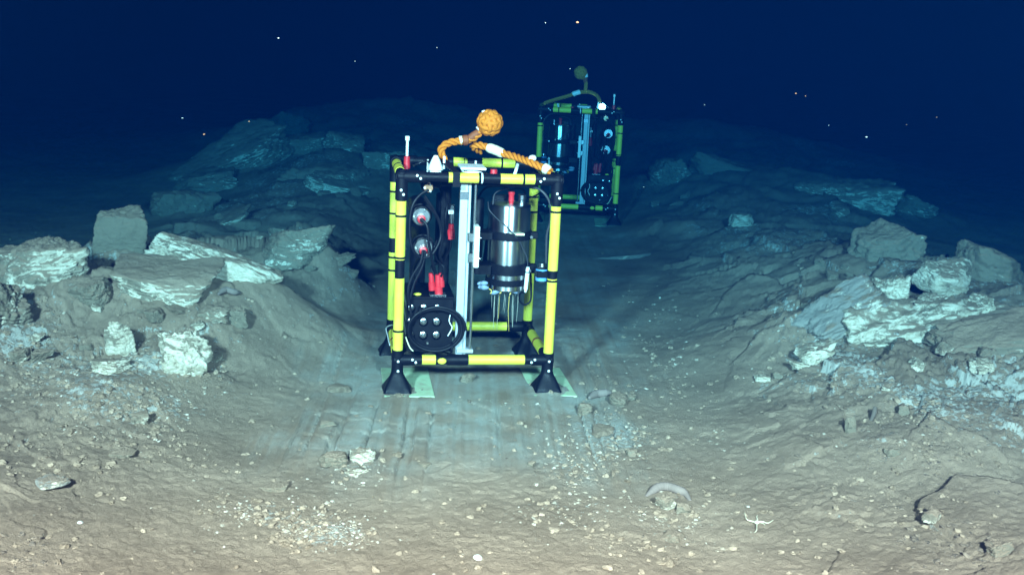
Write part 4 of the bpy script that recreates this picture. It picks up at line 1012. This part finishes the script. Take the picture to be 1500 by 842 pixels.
# single shells
for i, (u, v, lb) in enumerate([(700, 818, 'lone white shell at the bottom edge, middle of view'), (118, 766, 'small white shell on bare mud at the lower left'), (1096, 742, 'tiny white shell up left of the brittle star')]):
    p = hit(u, v); mb = MB(); r_ = (.020, .014, .009)[i]
    mb.lathe([(r_ * .02, r_ * .62), (r_ * .45, r_ * .52), (r_ * .8, r_ * .28), (r_ * 1.0, 0), (r_ * .94, -.001), (r_ * .7, r_ * .15), (r_ * .02, r_ * .4)], (0, 0, 0), 'z', 20)
    tag(mb.build('shell', 'shell_white', None, (p[0], p[1], ground_z(p[0], p[1])), (.15, .2, i)), lb, 'shell')
# marine snow drifting in the water
flakes = []
for i, (u, v, Y, r_, mt) in enumerate([(846, 33, 4.5, .0085, 'speck_orange'), (408, 56, 5, .006, 'speck_white'), (1269, 201, 6, .010, 'speck_white'), (267, 173, 6, .007, 'speck_white'), (299, 197, 5.5, .008, 'speck_orange'), (365, 178, 5.5, .005, 'speck_orange'),
                                       (1166, 137, 5, .006, 'speck_orange'), (1180, 141, 5.5, .005, 'speck_orange'), (799, 34, 5, .004, 'speck_white'), (1214, 184, 6, .004, 'speck_white'), (1328, 183, 6, .004, 'speck_orange'), (1372, 172, 6, .005, 'speck_orange'), (943, 274, 7, .006, 'speck_white'), (835, 101, 6, .004, 'speck_white'), (1032, 154, 6, .004, 'speck_white'), (520, 90, 5, .003, 'speck_white'), (640, 70, 5, .003, 'speck_white')]):
    r_ = r_ * .62; p = at_depth(u, v, Y); g, f = rock_geom((r_ * 2, r_ * 1.2, r_ * 1.3), 300 + i, 2, 6, .2)
    flakes.append((u, 'orange' if 'orange' in mt else 'white', tag(link('marine_snow_flake', mesh_np('marine_snow_flake', g, f, mt), None, p), 'flake', 'flake', 'flakes drifting in the water')))
in_order(flakes, 'flake drifting in the dark water')

# ------------------------------------------------------------------ the water itself
m = bpy.data.materials.new('haze'); m.use_nodes = True; nt = m.node_tree
for n_ in list(nt.nodes): nt.nodes.remove(n_)
out = nt.nodes.new('ShaderNodeOutputMaterial'); pv = nt.nodes.new('ShaderNodeVolumePrincipled'); nt.links.new(pv.outputs[0], out.inputs['Volume'])
HAZE_D = 0.25
pv.inputs['Density'].default_value = HAZE_D
s_s = (.00002, .0010, .0056)          # scattering per metre, red green blue
s_a = (.198, .080, .049)            # absorption per metre
pv.inputs['Color'].default_value = rgb([a / HAZE_D for a in s_s])
pv.inputs['Absorption Color'].default_value = rgb([(1 - a / HAZE_D / (1 - q / HAZE_D)) ** 2 for a, q in zip(s_a, s_s)])
pv.inputs['Anisotropy'].default_value = 0.0
MATS['haze'] = m
hz = MB().box((-600, -60, -3.5), (600, 150, 7.0), .01).build('haze', 'haze', smooth=False)
tag(hz, 'deep blue sea water haze filling the whole scene', 'haze', kind='stuff')
